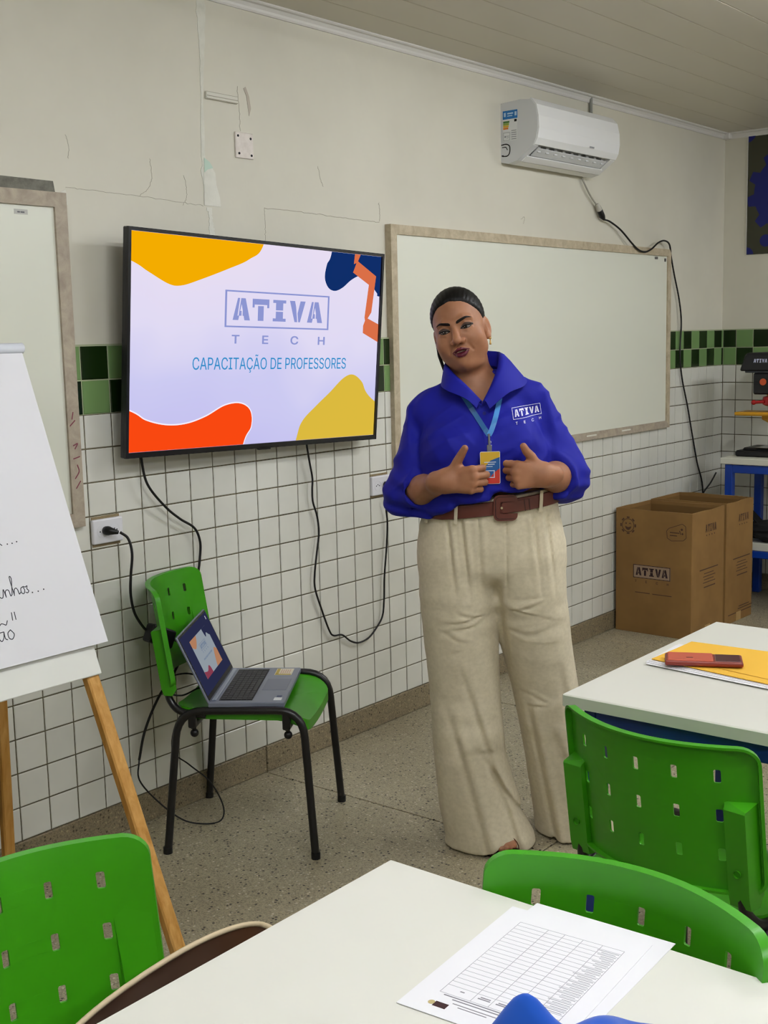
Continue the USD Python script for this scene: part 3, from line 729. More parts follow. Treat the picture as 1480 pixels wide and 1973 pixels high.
stick(ep(-1.07, 1.585), ep(-0.53, 1.585), 0.05, 0.02, pine, ea, 'cross_rail')
def esheet(x0, x1, z0, z1, off, th):
    a, b_ = ep(x0, z0, off), ep(x0, z1, off)
    m = tm(cham(0, 0, 0, x1 - x0, np.linalg.norm(b_ - a), th, min(th * 0.3, 0.002)))
    return to_plane(m, a, (1, 0, 0), b_ - a)
obj('board', esheet(-1.14, -0.507, 0.775, 1.575, 0.016, 0.008), mat('melamine_white', '#dfe0d9', 0.4, 0.4), ea)
pd = thing('paper_pad', 'large white flip chart paper pad with handwritten notes on the easel', 'paper pad')
a, b_ = ep(-1.142, 0.848, 0.026), ep(-1.142, 1.56, 0.026)
L = np.linalg.norm(b_ - a)
PW = 0.665
gx, gz = np.meshgrid(np.linspace(0, PW, 14), np.linspace(0, L, 18), indexing='ij')
wav = 0.004 * np.sin(gx * 9 + gz * 3) * (1 - gz / L) + 0.010 * (1 - gz / L) ** 3 * (gx / PW)
nv = np.cross((1, 0, 0), (b_ - a) / L)
Pg = a + gx[..., None] * np.array([1.0, 0, 0]) + gz[..., None] * (b_ - a) / L + (wav + 0.0085)[..., None] * nv
obj('top_sheet', shell(Pg, 0.0016), mat('paper_white', '#e0e0e4', 0.75, 0.2), pd, 60)
obj('sheet_stack', to_plane(flat(sbox(0, 0.01, PW - 0.004, L), 0.004), a, (1, 0, 0), b_ - a), mat('paper_stack', '#d4d4d6', 0.8, 0.2), pd)
rl = tube([ep(-1.15, 1.578, 0.034), ep(-0.472, 1.578, 0.034)], 0.0135, 16)
obj('folded_roll', rl, mat('paper_roll', '#d2d6de', 0.6, 0.3), pd, 40)
# handwriting: strokes in the sheet's own x (from the right edge) and height
ink = mat('pencil_ink', '#3a3a42', 0.7, 0.2)
def wr_line(pts, w=0.0010):
    return LineString(curve2d(pts, 7, False)).buffer(w, quad_segs=2)
strokes = []
def wv(x, z):                                                       # x metres from the right edge, z from the sheet's bottom edge
    return (PW - x, z)
def word(pts_list, ox, oz, s, rot=-0.0):
    for pts in pts_list:
        strokes.append(wr_line([wv(ox - p[0] * s, oz + p[1] * s) for p in pts]))
dots = lambda ox, oz, s: [strokes.append(Point(*wv(ox - k * s, oz + 0.002 * (k == 2))).buffer(0.0018)) for k in range(3)]
# "...nhos..." (middle line)
word([[(-0.9, .35), (-.6, 0), (-.35, .1), (-.1, .85), (0.0, 0.0)], [(0, .0), (.05, .55), (.3, .75), (.5, .6), (.55, 0.05), (.75, .15)], [(.75, .15), (1.15, 1.7), (1.05, 2.1), (0.95, 1.7), (1.0, 0.0)], [(1.0, .1), (1.15, .6), (1.4, .75), (1.55, .5), (1.6, .05), (1.8, .2)],
      [(2.25, .75), (1.95, .6), (1.9, .15), (2.15, .0), (2.35, .35), (2.25, .75), (2.5, .65)], [(2.5, .65), (2.75, .75), (2.65, .45), (2.8, .2), (2.6, 0), (2.4, .1)]], 0.235, 0.160, 0.0224)
dots(0.164, 0.1585, 0.016)
# upper "..." after an 'o'
strokes.append(wr_line([wv(0.222, 0.280), wv(0.214, 0.288), (wv(0.208, 0.283))]))
dots(0.193, 0.284, 0.013)
# quotation mark, tilde and "ao"
word([[(0, 0), (0.12, .9)], [(.45, 0), (.5, .9)]], 0.236, 0.104, 0.020)
word([[(-.6, .1), (-.1, .5), (.3, .35), (.6, .2), (.95, .75)]], 0.266, 0.093, 0.0168)
word([[(.6, .8), (.2, .75), (0, .35), (.2, 0), (.5, .3), (.65, .8), (.62, .2), (.8, .05)], [(1.35, .85), (1.0, .6), (1.0, .15), (1.3, 0), (1.6, .4), (1.35, .85)]], 0.284, 0.061, 0.026)
word([[(-.5, .1), (-.1, .9), (-.2, -.6)]], 0.292, 0.061, 0.026)
hw = unary_union(strokes)
fm = flat(hw.simplify(0.0002), 0.0003)
gzv = fm.vertices[:, 1]; gxv = fm.vertices[:, 0]
wv_ = 0.004 * np.sin(gxv * 9 + gzv * 3) * (1 - gzv / L) + 0.010 * (1 - gzv / L) ** 3 * (gxv / PW)
fm.vertices = a + gxv[:, None] * np.array([1.0, 0, 0]) + gzv[:, None] * (b_ - a) / L + (wv_ + 0.0095 + fm.vertices[:, 2])[:, None] * nv
obj('handwriting', fm, ink, pd, label='handwritten pencil lines')

# ------------------------------------------------------------------ green school chairs
CW, CSAG, CLEAN, CY0 = 0.43, 0.085, 0.14, -0.182                # width, hollow and lean of the chair back
def school_chair(label, loc, rotz, hb=0.30, zb=0.515, group=None):
    """Local frame: the sitter faces +y."""
    c = thing('school_chair', label, 'chair', loc, rotz, group)
    w = CW
    def warp(v):
        x, t, d = v[:, 0], v[:, 1], v[:, 2]
        s = 2 * x / w
        an = np.arctan(4 * CSAG * s / w)
        return np.stack([x + np.sin(an) * d, CY0 - CSAG * (1 - s * s) - CLEAN * t - d * np.cos(an), zb + t], 1)
    out = sbox(-w / 2, 0, w / 2, hb).buffer(-0.032).buffer(0.032, quad_segs=6)
    slots = [rrect(x - 0.0058, z, x + 0.0058, z + 0.026, 0.003) for x in (-0.15, -0.077, 0.0, 0.077, 0.15) for z in (hb - 0.075, hb - 0.155, hb - 0.235)]
    pan = out.difference(unary_union(slots))
    def ext(sh, d0, d1):
        polys = [np.array(g.exterior.coords[:-1]) for g in getattr(sh, 'geoms', [sh])] + [np.array(i.coords[:-1]) for g in getattr(sh, 'geoms', [sh]) for i in g.interiors]
        return m3.Manifold.extrude(m3.CrossSection(polys, m3.FillRule.EvenOdd), d1 - d0).translate([0, 0, d0])
    rim = out.difference(out.buffer(-0.005))
    solid = ext(pan, 0, 0.004) + ext(rim, 0, 0.016)
    m = tm(solid.refine_to_length(0.022))
    m.vertices = warp(m.vertices)
    if m.volume < 0:
        m.invert()
    obj('backrest', m, green, c, 35)
    for s in (-1, 1):
        # socket at the edge of the back: front follows the panel, back is flat
        V = []
        for t in (-0.022, 0.0, 0.176, 0.19):
            for x in (0.160, 0.178, 0.196, 0.211):
                q = 2 * x / w
                V.append((s * x, CY0 - CSAG * (1 - q * q) - CLEAN * t - 0.001 if t > -0.01 else CY0 - CSAG * 0.12 - CLEAN * t - 0.012, zb + t))
            for x in (0.164, 0.208):
                V.append((s * x, CY0 - 0.053 - CLEAN * t + (0.004 if t > 0.18 or t < 0 else 0), zb + min(t, 0.18)))
        br = m3.Manifold.hull_points(np.array(V))
        obj('bracket', br, green, c, 30)
        bo = lathe([(0.0, -0.004), (0.003, -0.004), (0.0065, -0.003), (0.0078, 0.0), (0.0078, 0.003)], 10, (s * 0.186, CY0 - 0.0535 - CLEAN * 0.05, zb + 0.05), 'y')
        obj('bolt', bo, green, c, 40)
    # seat
    sw, sd = 0.40, 0.415
    shp = rrect(-sw / 2, -0.20, sw / 2, sd - 0.20, 0.05)
    ss = [rrect(x - 0.013, y - 0.004, x + 0.013, y + 0.004, 0.003) for x in (-0.11, 0.11) for y in (-0.08, 0.07)]
    st = ext(shp.difference(unary_union(ss)), 0, 0.004) + ext(shp.difference(shp.buffer(-0.005)), -0.028, 0.004)
    q = tm(st.refine_to_length(0.022))
    x, y, z = q.vertices.T
    s = 2 * x / sw
    zz = 0.452 - 0.016 * (1 - s ** 2) + 0.012 * np.clip(-(y + 0.1) / 0.1, 0, 1) ** 2 - 0.035 * np.clip((y - 0.12) / 0.095, 0, 1) ** 2
    q.vertices = np.stack([x, y, zz + z], 1)
    obj('seat', q, green, c, 35)
    # side frames: rear leg, seat rail, front leg in one bent tube
    for s in (-1, 1):
        pts = fillet([(s * 0.232, -0.232, 0.0), (s * 0.212, -0.185, 0.452), (s * 0.212, 0.205, 0.462), (s * 0.232, 0.236, 0.0)], 0.085, 7)
        obj('side_frame', tube(pts, 0.0125, 12), black_tube, c, True)
        for k in (0, -1):
            p = pts[k]
            obj('foot_cap', cyl((p[0], p[1], 0.0), (p[0], p[1], 0.02), 0.0145, 12), black_plastic, c, 40)
        up = spline([(s * 0.203, -0.10, 0.438), (s * 0.202, -0.175, 0.446), (s * 0.192, -0.212, 0.475), (s * 0.187, -0.223, 0.515), (s * 0.187, -0.234, 0.62)], 6)
        obj('back_upright', tube(up, 0.0115, 10), black_tube, c, True)
    for y in (-0.14, 0.155):
        obj('cross_tube', cyl((-0.21, y, 0.405), (0.21, y, 0.405), 0.011, 12), black_tube, c, 40)
        for s in (-1, 1):
            obj('stacking_knob', [cyl((s * 0.196, y, 0.41), (s * 0.196, y, 0.385), 0.006, 8), trimesh.creation.icosphere(2, 0.013).apply_translation([s * 0.196, y, 0.378])], black_plastic, c, 40)
            obj('frame_clip', cham(s * 0.212 - 0.009, y - 0.012, 0.40, s * 0.212 + 0.009, y + 0.012, 0.452, 0.003), black_tube, c)
    return c
school_chair('green school chair against the tiled wall carrying the open laptop', (0.352, -0.338, 0), -2.60, 0.305, 0.520)
school_chair('green school chair seen from behind, tucked under the table with the phone', (0.022, -2.055, 0), -1.70)
school_chair('green school chair whose curved back rises above the right edge of the near table', (-1.135, -2.300, 0), 1.535)
school_chair('green school chair in the lower left corner, behind the brown-lined bag', (-1.385, -1.835, 0), 3.065)

# ------------------------------------------------------------------ laptop
lx = np.array([0.8165, 0.5774, 0]); lx /= np.linalg.norm(lx); ly = np.array([lx[1], -lx[0], 0])     # ly: towards the sitter
M = np.eye(4); M[:3, 0], M[:3, 1], M[:3, 2] = lx, -ly, (0, 0, 1); M[:3, 3] = (0.118, -0.378, 0.466)
lp = thing('laptop', 'open grey-blue laptop on the green chair showing the training slide', 'laptop', matrix=M)
LW, LD = 0.392, 0.235
lap = mat('laptop_aluminium', '#7d8496', 0.35, 0.5, metal=0.35)
obj('base', cham(0, -LD, 0.0, LW, 0, 0.017, 0.003), lap, lp)
keyb = mat('keyboard_black', '#15151b', 0.5, 0.3)
obj('keyboard_well', bx(0.022, -0.133, 0.0165, LW - 0.022, -0.03, 0.0176), keyb, lp)
key_m = mat('keycap', '#1b1b22', 0.45, 0.35)
for r in range(6):
    n = 15 if r else 16
    for k in range(n):
        kw = (LW - 0.05) / n
        x = 0.025 + kw * k
        y = -0.034 - 0.0163 * r
        if r == 5 and 4 <= k <= 9:
            if k == 4:
                obj('key', cham(x + 0.0012, y - 0.0150, 0.0176, x + 6 * kw - 0.0012, y - 0.0006, 0.0192, 0.0006), key_m, lp)
            continue
        obj('key', cham(x + 0.0012, y - 0.0150, 0.0176, x + kw - 0.0012, y - 0.0006, 0.0192, 0.0006), key_m, lp)
obj('touchpad', cham(0.13, -0.222, 0.0168, 0.255, -0.145, 0.0176, 0.0003), mat('touchpad_grey', '#6d7386', 0.3, 0.4), lp)
obj('palm_sticker', bx(0.300, -0.215, 0.017, 0.376, -0.158, 0.0175), mat('sticker_cream', '#dcd6c0', 0.5, 0.3), lp)
obj('sticker_print', [bx(0.302, -0.17, 0.0175, 0.374, -0.160, 0.0177), bx(0.302, -0.212, 0.0175, 0.312, -0.160, 0.0178)], mat('sticker_gold', '#b8a24a', 0.5, 0.3), lp)
obj('sticker_lines', [bx(0.318, -0.178 - 0.007 * k, 0.0175, 0.366 - 0.005 * (k % 2), -0.1755 - 0.007 * k, 0.0177) for k in range(5)], mat('sticker_pink', '#c99a86', 0.5, 0.3), lp)
obj('spec_sticker', bx(0.022, -0.222, 0.017, 0.050, -0.198, 0.0175), mat('sticker_white', '#dfe3e6', 0.4, 0.3), lp)
obj('spec_sticker', bx(0.055, -0.218, 0.017, 0.072, -0.203, 0.0175), mat('sticker_blue', '#2b3a66', 0.4, 0.3), lp)
obj('hinge_bar', [cham(0.02, -0.022, 0.0165, LW - 0.02, -0.008, 0.021, 0.002)], mat('hinge_silver', '#aeb8c9', 0.3, 0.5, metal=0.5), lp)
th = math.radians(24)
ld = np.array([0, math.sin(th), math.cos(th)])
LH = 0.226
def lid(m_, off=0.0):
    return to_plane(m_, np.array([0, -0.006, 0.015]) + np.array([0, -math.cos(th), math.sin(th)]) * off, (1, 0, 0), ld)
obj('lid', lid(cham(0, 0, -0.007, LW, LH, 0, 0.002)), lap, lp)
obj('screen_bezel', lid(flat(rrect(0.004, 0.006, LW - 0.004, LH - 0.004, 0.005), 0.001)), black_plastic, lp)
ls = obj('screen', lid(flat(sbox(0.010, 0.020, LW - 0.010, LH - 0.010), 0.0006), 0.0008), glow('laptop_slate', '#4a4f7d', 0.30), lp)
def lscr(sh, m_, name, k):
    return obj(name, lid(flat(sh, 0.0003), 0.0012 + 0.0004 * k), m_, ls)
S0, S1, S2, S3 = 0.085, 0.055, 0.315, 0.185
lscr(sbox(S0, S1, S2, S3), glow('laptop_slide', '#b9c4cf', 0.55), 'slide', 0)
lw_, lh_ = S2 - S0, S3 - S1
clipb = sbox(S0, S1, S2, S3)
lscr(Polygon(curve2d([(S0 - .05, S3 + .05), (S0 - 0.05, S3 - 0.02), (S0, S3 - .022), (S0 + .035, S3 - .032), (S0 + .085, S3), (S0 + .09, S3 + .05)], 6)).buffer(0).intersection(clipb), glow('laptop_peach', '#d99b74', 0.6), 'peach_shape', 1)
lscr(Polygon(curve2d([(S2 + .05, S1 - .05), (S2 + .05, S1 + .05), (S2, S1 + .045), (S2 - .03, S1 + .052), (S2 - .075, S1), (S2 - .08, S1 - .05)], 6)).buffer(0).intersection(clipb), MATS['laptop_peach'], 'peach_shape', 1)
lscr(Polygon(curve2d([(S0 - .05, S1 - .05), (S0 - .05, S1 + .03), (S0, S1 + .024), (S0 + .04, S1 + .017), (S0 + .07, S1 + .028), (S0 + .085, S1 + .01), (S0 + .08, S1 - .05)], 6)).buffer(0).intersection(clipb), glow('laptop_rose', '#b5526a', 0.5), 'rose_shape', 1)
lscr(Polygon(curve2d([(S2 + .05, S3 + .05), (S2 + .05, S3 - .03), (S2, S3 - .035), (S2 - .03, S3 - .02), (S2 - .05, S3 - .03), (S2 - .06, S3), (S2 - .06, S3 + .05)], 6)).buffer(0).intersection(clipb), MATS['laptop_slate'], 'slate_shape', 1)
lscr(fitted(ativa_logo(1.0), S0 + .075, S1 + .068, S2 - .075, S1 + .100), glow('laptop_faint', '#8ea3c2', 0.5), 'wordmark', 1)
lscr(fitted(text2d('CAPACITAÇÃO DE PROFESSORES', 0.05), S0 + .055, S1 + .048, S2 - .055, S1 + .056), MATS['laptop_faint'], 'caption', 1)
lscr(sbox(0.352, 0.195, 0.360, 0.207), glow('laptop_icon', '#e8e8ff', 0.5), 'icon', 0)
# ------------------------------------------------------------------ white student tables on blue frames
def table(x0, y0, x1, y1, label):
    t = thing('student_table', label, 'table', (x0, y0, 0))
    w, d, h = x1 - x0, y1 - y0, 0.765
    obj('tabletop', cham(0, 0, h - 0.030, w, d, h, 0.0025), laminate, t)
    e = 0.0012
    obj('edge_band', [bx(-e, 0.003, h - 0.0285, 0.001, d - 0.003, h - 0.0028), bx(w - 0.001, 0.003, h - 0.0285, w + e, d - 0.003, h - 0.0028), bx(0.003, -e, h - 0.0285, w - 0.003, 0.001, h - 0.0028), bx(0.003, d - 0.001, h - 0.0285, w - 0.003, d + e, h - 0.0028)], laminate_edge, t, label='greenish-white edge band')
    i = 0.035
    for a, b_, c_, g in ((i, i, w - i, i + 0.03), (i, d - i - 0.03, w - i, d - i), (i, i + 0.03, i + 0.03, d - i - 0.03), (w - i - 0.03, i + 0.03, w - i, d - i - 0.03)):
        obj('apron_rail', cham(a, b_, h - 0.080, c_, g, h - 0.031, 0.003), blue_steel, t)
    for x in (i + 0.022, w - i - 0.022):
        for y in (i + 0.022, d - i - 0.022):
            obj('leg', cham(x - 0.02, y - 0.02, 0.012, x + 0.02, y + 0.02, h - 0.080, 0.003), blue_steel, t)
            obj('foot_cap', cham(x - 0.021, y - 0.021, 0.0, x + 0.021, y + 0.021, 0.03, 0.003), black_plastic, t)
    return t
TH = 0.765
table(-1.76, -3.12, -0.914, -1.921, 'white-topped table in the foreground with the printed form and blue fabric on it')
table(0.0, -2.90, 0.835, -1.69, 'white-topped blue-framed table at the right with the orange envelope and phone')

# ------------------------------------------------------------------ papers on the near table
paper_w = mat('print_paper', '#eeeef2', 0.7, 0.25)
print_m = mat('grey_laser_print', '#b0b0b6', 0.8, 0.1)
print_d = mat('dark_laser_print', '#8a8a90', 0.8, 0.1)
def at_table(rot, ox, oy, z):
    c, s = math.cos(rot), math.sin(rot)
    M_ = np.eye(4)
    M_[:3, 0], M_[:3, 1], M_[:3, 3] = (c, s, 0), (-s, c, 0), (ox, oy, z)
    return M_
# sheet frame: x along the width, y up the page; the page's top points towards the camera
pd2 = np.array([-0.9325, -2.1602]) - np.array([-1.2335, -2.183])
ph = math.atan2(pd2[1], pd2[0])
# the long side runs along pd2 (from the page's head, near the camera, to its foot)
RS = ph + PI / 2
foot = np.array([-0.9375, -2.1622])
sh2 = thing('paper_sheet', 'blank-margined white sheet lying under the printed form on the near table', 'paper', matrix=at_table(RS - 0.035, -0.907, -2.184, TH))
obj('sheet', bx(-0.21, 0, 0, 0.0, 0.297, 0.0006), paper_w, sh2)
sh1 = thing('printed_form', 'printed A4 form with a ruled table on the near table', 'form', matrix=at_table(RS, foot[0], foot[1], TH + 0.0008))
obj('sheet', bx(-0.21, 0, 0, 0.0, 0.297, 0.0006), paper_w, sh1)
def pr(sh, z=0.0006):
    return flat(affinity.translate(sh, -0.21, 0), 0.0002).apply_translation([0, 0, z])
gx0, gx1, gy0, gy1 = 0.024, 0.178, 0.036, 0.247
"""columns of the form's table, and its rows"""
cols = [gx0, 0.055, 0.083, 0.110, 0.135, gx1]
ln = []
for x in cols:
    ln.append(sbox(x - 0.0004, gy0, x + 0.0004, gy1))
rows_ = np.linspace(gy0, gy1 - 0.020, 20)
for y in list(rows_) + [gy1]:
    ln.append(sbox(gx0, y - 0.0003, gx1, y + 0.0003))
form_flip = lambda s: affinity.rotate(s, 180, origin=(0.105, 0.1485))
lines = unary_union(ln)
def seen_side(s):
    return affinity.scale(s, -1, 1, origin=(0.105, 0))
obj('ruled_lines', pr(lines), print_m, sh1)
r2 = np.random.default_rng(5)
tx = []
for k, y in enumerate(rows_[1:18]):
    L_ = r2.uniform(0.018, 0.034)
    for q in range(2):
        tx.append(sbox(gx0 + 0.002 + (0 if q == 0 else r2.uniform(0, .004)), y + 0.0022 + 0.0042 * q, gx0 + 0.002 + L_ * (1 - 0.25 * q), y + 0.0036 + 0.0042 * q))
obj('row_text', pr(unary_union(tx)), print_m, sh1)
hd = [sbox(0.06, 0.235, 0.078, 0.2372), sbox(0.061, 0.2315, 0.077, 0.2335), sbox(0.087, 0.235, 0.105, 0.2372), sbox(0.088, 0.2315, 0.103, 0.2335), sbox(0.113, 0.235, 0.13, 0.2372), sbox(0.114, 0.2315, 0.128, 0.2335), sbox(0.15, 0.2335, 0.156, 0.2355)]
hd += [sbox(0.03, 0.2495, 0.17, 0.2515), sbox(0.045, 0.2545, 0.155, 0.2565), sbox(0.07, 0.2620, 0.150, 0.2635), sbox(0.10, 0.267, 0.14, 0.2685)]
obj('heading_text', pr(unary_union(hd)), print_d, sh1)
obj('letterhead_emblem', [pr(unary_union([sbox(0.152, 0.268, 0.170, 0.279)]))], mat('emblem_dark', '#3b2427', 0.7, 0.2), sh1)
obj('letterhead_crest', pr(Point(0.174, 0.273).buffer(0.0045)), mat('emblem_gold', '#b8a978', 0.7, 0.2), sh1)

# blue fabric cap crumpled on the near table
fb = mat('blue_fabric', '#0f4fb8', 0.75, 0.2, sheen=0.3)
u, v = np.meshgrid(np.linspace(0, 1, 40), np.linspace(0, 1, 34), indexing='ij')
fx = np.stack([-1.322 + 0.20 * u + 0.02 * v, -2.305 - 0.17 * v - 0.12 * u, np.zeros_like(u)], -1)
pk = 0.075 * np.exp(-(((u - 0.26) / 0.13) ** 2 + ((v - 0.28) / 0.22) ** 2)) + 0.040 * np.exp(-(((u - 0.62) / 0.26) ** 2 + ((v - 0.42) / 0.3) ** 2)) + 0.006 * np.sin(u * 17 + v * 5) * np.sin(v * 9) + 0.05 * np.exp(-(((u - 0.3) / 0.3) ** 2 + ((v - 0.8) / 0.3) ** 2))
edge = np.clip(np.minimum(np.minimum(u, 1 - u), np.minimum(v, 1 - v)) / 0.12, 0, 1)
fx[..., 2] = TH + 0.003 + np.maximum(0.004, pk + 0.010) * np.sqrt(edge)
fabric = thing('blue_cloth', 'bright blue crumpled cloth with a raised peak at the bottom edge of the photo', 'cloth')
obj('cloth', shell(fx[:, ::-1], 0.002), fb, fabric, 50)

# ------------------------------------------------------------------ things on the right-hand table
def sheet_on(pts, z, th, m_, parent, name='sheet', warp=0.0, n=12):
    """Four-cornered sheet with slightly lifted edges."""
    a, b_, c_, d = [np.array([*p, 0.0]) for p in pts]
    s, t = np.meshgrid(np.linspace(0, 1, n), np.linspace(0, 1, n), indexing='ij')
    P_ = (a * ((1 - s) * (1 - t))[..., None] + b_ * (s * (1 - t))[..., None] + c_ * (s * t)[..., None] + d * ((1 - s) * t)[..., None])
    P_[..., 2] = z + th / 2 + warp * ((1 - s) ** 3 * 0.6 + t ** 4 * 0.3 + 0.15 * np.sin(s * 5) ** 2)
    m = shell(P_, th)
    if m.volume < 0:
        m.invert()
    return obj(name, m, m_, parent, 50)
ps = thing('paper_sheaf', 'slightly fanned white papers under the orange envelope', 'papers')
for k, (dx, dy) in enumerate(((0, 0), (0.012, 0.006), (0.022, 0.002))):
    sheet_on([(0.318 + dx, -1.735 + dy), (0.515 + dx, -1.722 + dy), (0.50 + dx, -2.20 + dy), (0.262 + dx, -2.19 + dy)], TH + 0.0015 * k, 0.0008, paper_w, ps, 'sheet', 0.006 - 0.001 * k)
en = thing('envelope', 'orange-yellow paper envelope on the right-hand table', 'envelope')
env = mat('envelope_paper', '#eebb45', 0.7, 0.2)
sheet_on([(0.352, -1.735), (0.565, -1.742), (0.585, -2.10), (0.285, -2.14)], TH + 0.006, 0.0016, env, en, 'pocket', 0.003)
obj('flap_fold', to_plane(flat(LineString([(0.372, -1.752), (0.36, -1.90), (0.318, -2.12)]).buffer(0.0012), 0.0004), (0, 0, TH + 0.0096), (1, 0, 0), (0, 1, 0)), mat('envelope_edge', '#cf9a33', 0.7, 0.2), en)
M = np.eye(4)
pdv = np.array([0.4165 - 0.333, -1.965 + 1.795, 0]); pL = np.linalg.norm(pdv); pdv /= pL
M[:3, 0], M[:3, 1], M[:3, 3] = pdv, (-pdv[1], pdv[0], 0), (0.305, -1.793, TH + 0.011)
phn = thing('phone', 'phone in a red-brown wallet case lying on the orange envelope', 'phone', matrix=M)
pl, pw = 0.182, 0.078
obj('case', rbox(0, 0, 0, pl, pw, 0.013, 0.005, 10), mat('case_red_brown', '#7c2d22', 0.4, 0.4), phn, 40)
obj('cover_flap', rbox(0.006, 0.004, 0.008, pl * 0.62, pw - 0.004, 0.016, 0.0035, 10), mat('case_coral', '#b4553f', 0.55, 0.3), phn, 40)
obj('phone_back', rbox(pl * 0.64, 0.006, 0.008, pl - 0.005, pw - 0.006, 0.0142, 0.003, 10), mat('phone_maroon', '#4c1b24', 0.25, 0.5), phn, 40)
obj('strap_mark', bx(0.05, 0.022, 0.0158, 0.066, 0.028, 0.0164), mat('strap_dark', '#5e271f', 0.5, 0.3), phn)

# ------------------------------------------------------------------ handbag on the lower left chair
bag = thing('handbag', 'open cream handbag with brown lining on the lower left green chair', 'handbag')
cream = mat('bag_cream', '#d9c9ab', 0.6, 0.3)
lining = mat('bag_lining', '#5a3a22', 0.5, 0.35, sheen=0.2)
def oval(cx, cy, a, b_, z, n=48, e=2.6, tilt=0.0, sagz=0.0):
    t = np.arange(n) * 2 * PI / n
    c_, s_ = np.cos(t), np.sin(t)
    x = cx + a * np.sign(c_) * np.abs(c_) ** (2 / e)
    y = cy + b_ * np.sign(s_) * np.abs(s_) ** (2 / e)
    return np.stack([x, y, np.full(n, z) + tilt * (x - cx) + sagz * (1 - ((x - cx) / a) ** 2)], 1)
lev = [(0.448, 0.135, 0.055), (0.47, 0.150, 0.068), (0.56, 0.168, 0.070), (0.64, 0.183, 0.064), (0.690, 0.192, 0.052)]
outer = np.array([oval(-1.298 + 0.0 * k, -1.838, a_, b_, z, tilt=0.10 * k / 4, sagz=0.012 * k / 4) for k, (z, a_, b_) in enumerate(lev)])
inn = np.array([oval(-1.298, -1.838, a_ - 0.005, b_ - 0.005, max(z, 0.456), tilt=0.10 * k / 4, sagz=0.012 * k / 4) for k, (z, a_, b_) in enumerate(lev)])
obj('bag_body', [grid(outer, closed_v=True), trimesh.Trimesh(np.vstack([outer[0], outer[0].mean(0)]), [(i, 48, (i + 1) % 48) for i in range(48)][::1], process=False)], cream, bag, 40)
wob = 0.006 * np.sin(np.arange(48) * 1.7)
inn[2] += np.stack([wob, wob * 0.6, 0 * wob], 1)
inn[3] += np.stack([wob * 0.5, -wob * 0.5, 0 * wob], 1)
obj('lining', [grid(inn, closed_v=True, flip=True), trimesh.Trimesh(np.vstack([inn[0], inn[0].mean(0)]), [((i + 1) % 48, 48, i) for i in range(48)], process=False)], lining, bag, 40)
rimp = (outer[-1] + inn[-1]) / 2
obj('rim_piping', tube(np.vstack([rimp, rimp[:2]]), 0.0042, 8, False), mat('bag_piping', '#cdbb9a', 0.55, 0.3), bag, True)
pk_ = np.array([oval(-1.298, -1.838, a_ - 0.012, b_ - 0.010, z, tilt=0.08)[3:16] for z, a_, b_ in ((0.56, 0.168, 0.070), (0.61, 0.176, 0.067), (0.655, 0.186, 0.062))])
obj('inner_pocket', shell(pk_, 0.002), mat('bag_pocket', '#4c301c', 0.5, 0.35), bag, 40)
obj('pocket_seam', tube(pk_[2], 0.0018, 6), mat('bag_seam', '#2c1b10', 0.6, 0.2), bag, True)
obj('pocket_emblem', [tube(np.vstack([pk_[1][3] + (pk_[2][3] - pk_[1][3]) * q + np.array([0, -0.003, 0]) for q in (0.2, 0.8)]), 0.0012, 6), tube(np.vstack([pk_[1][3] + (pk_[2][3] - pk_[1][3]) * 0.8 + np.array([0, -0.003, 0]), pk_[1][4] + (pk_[2][4] - pk_[1][4]) * 0.7 + np.array([0, -0.003, 0])]), 0.0012, 6)], MATS['bag_seam'], bag)

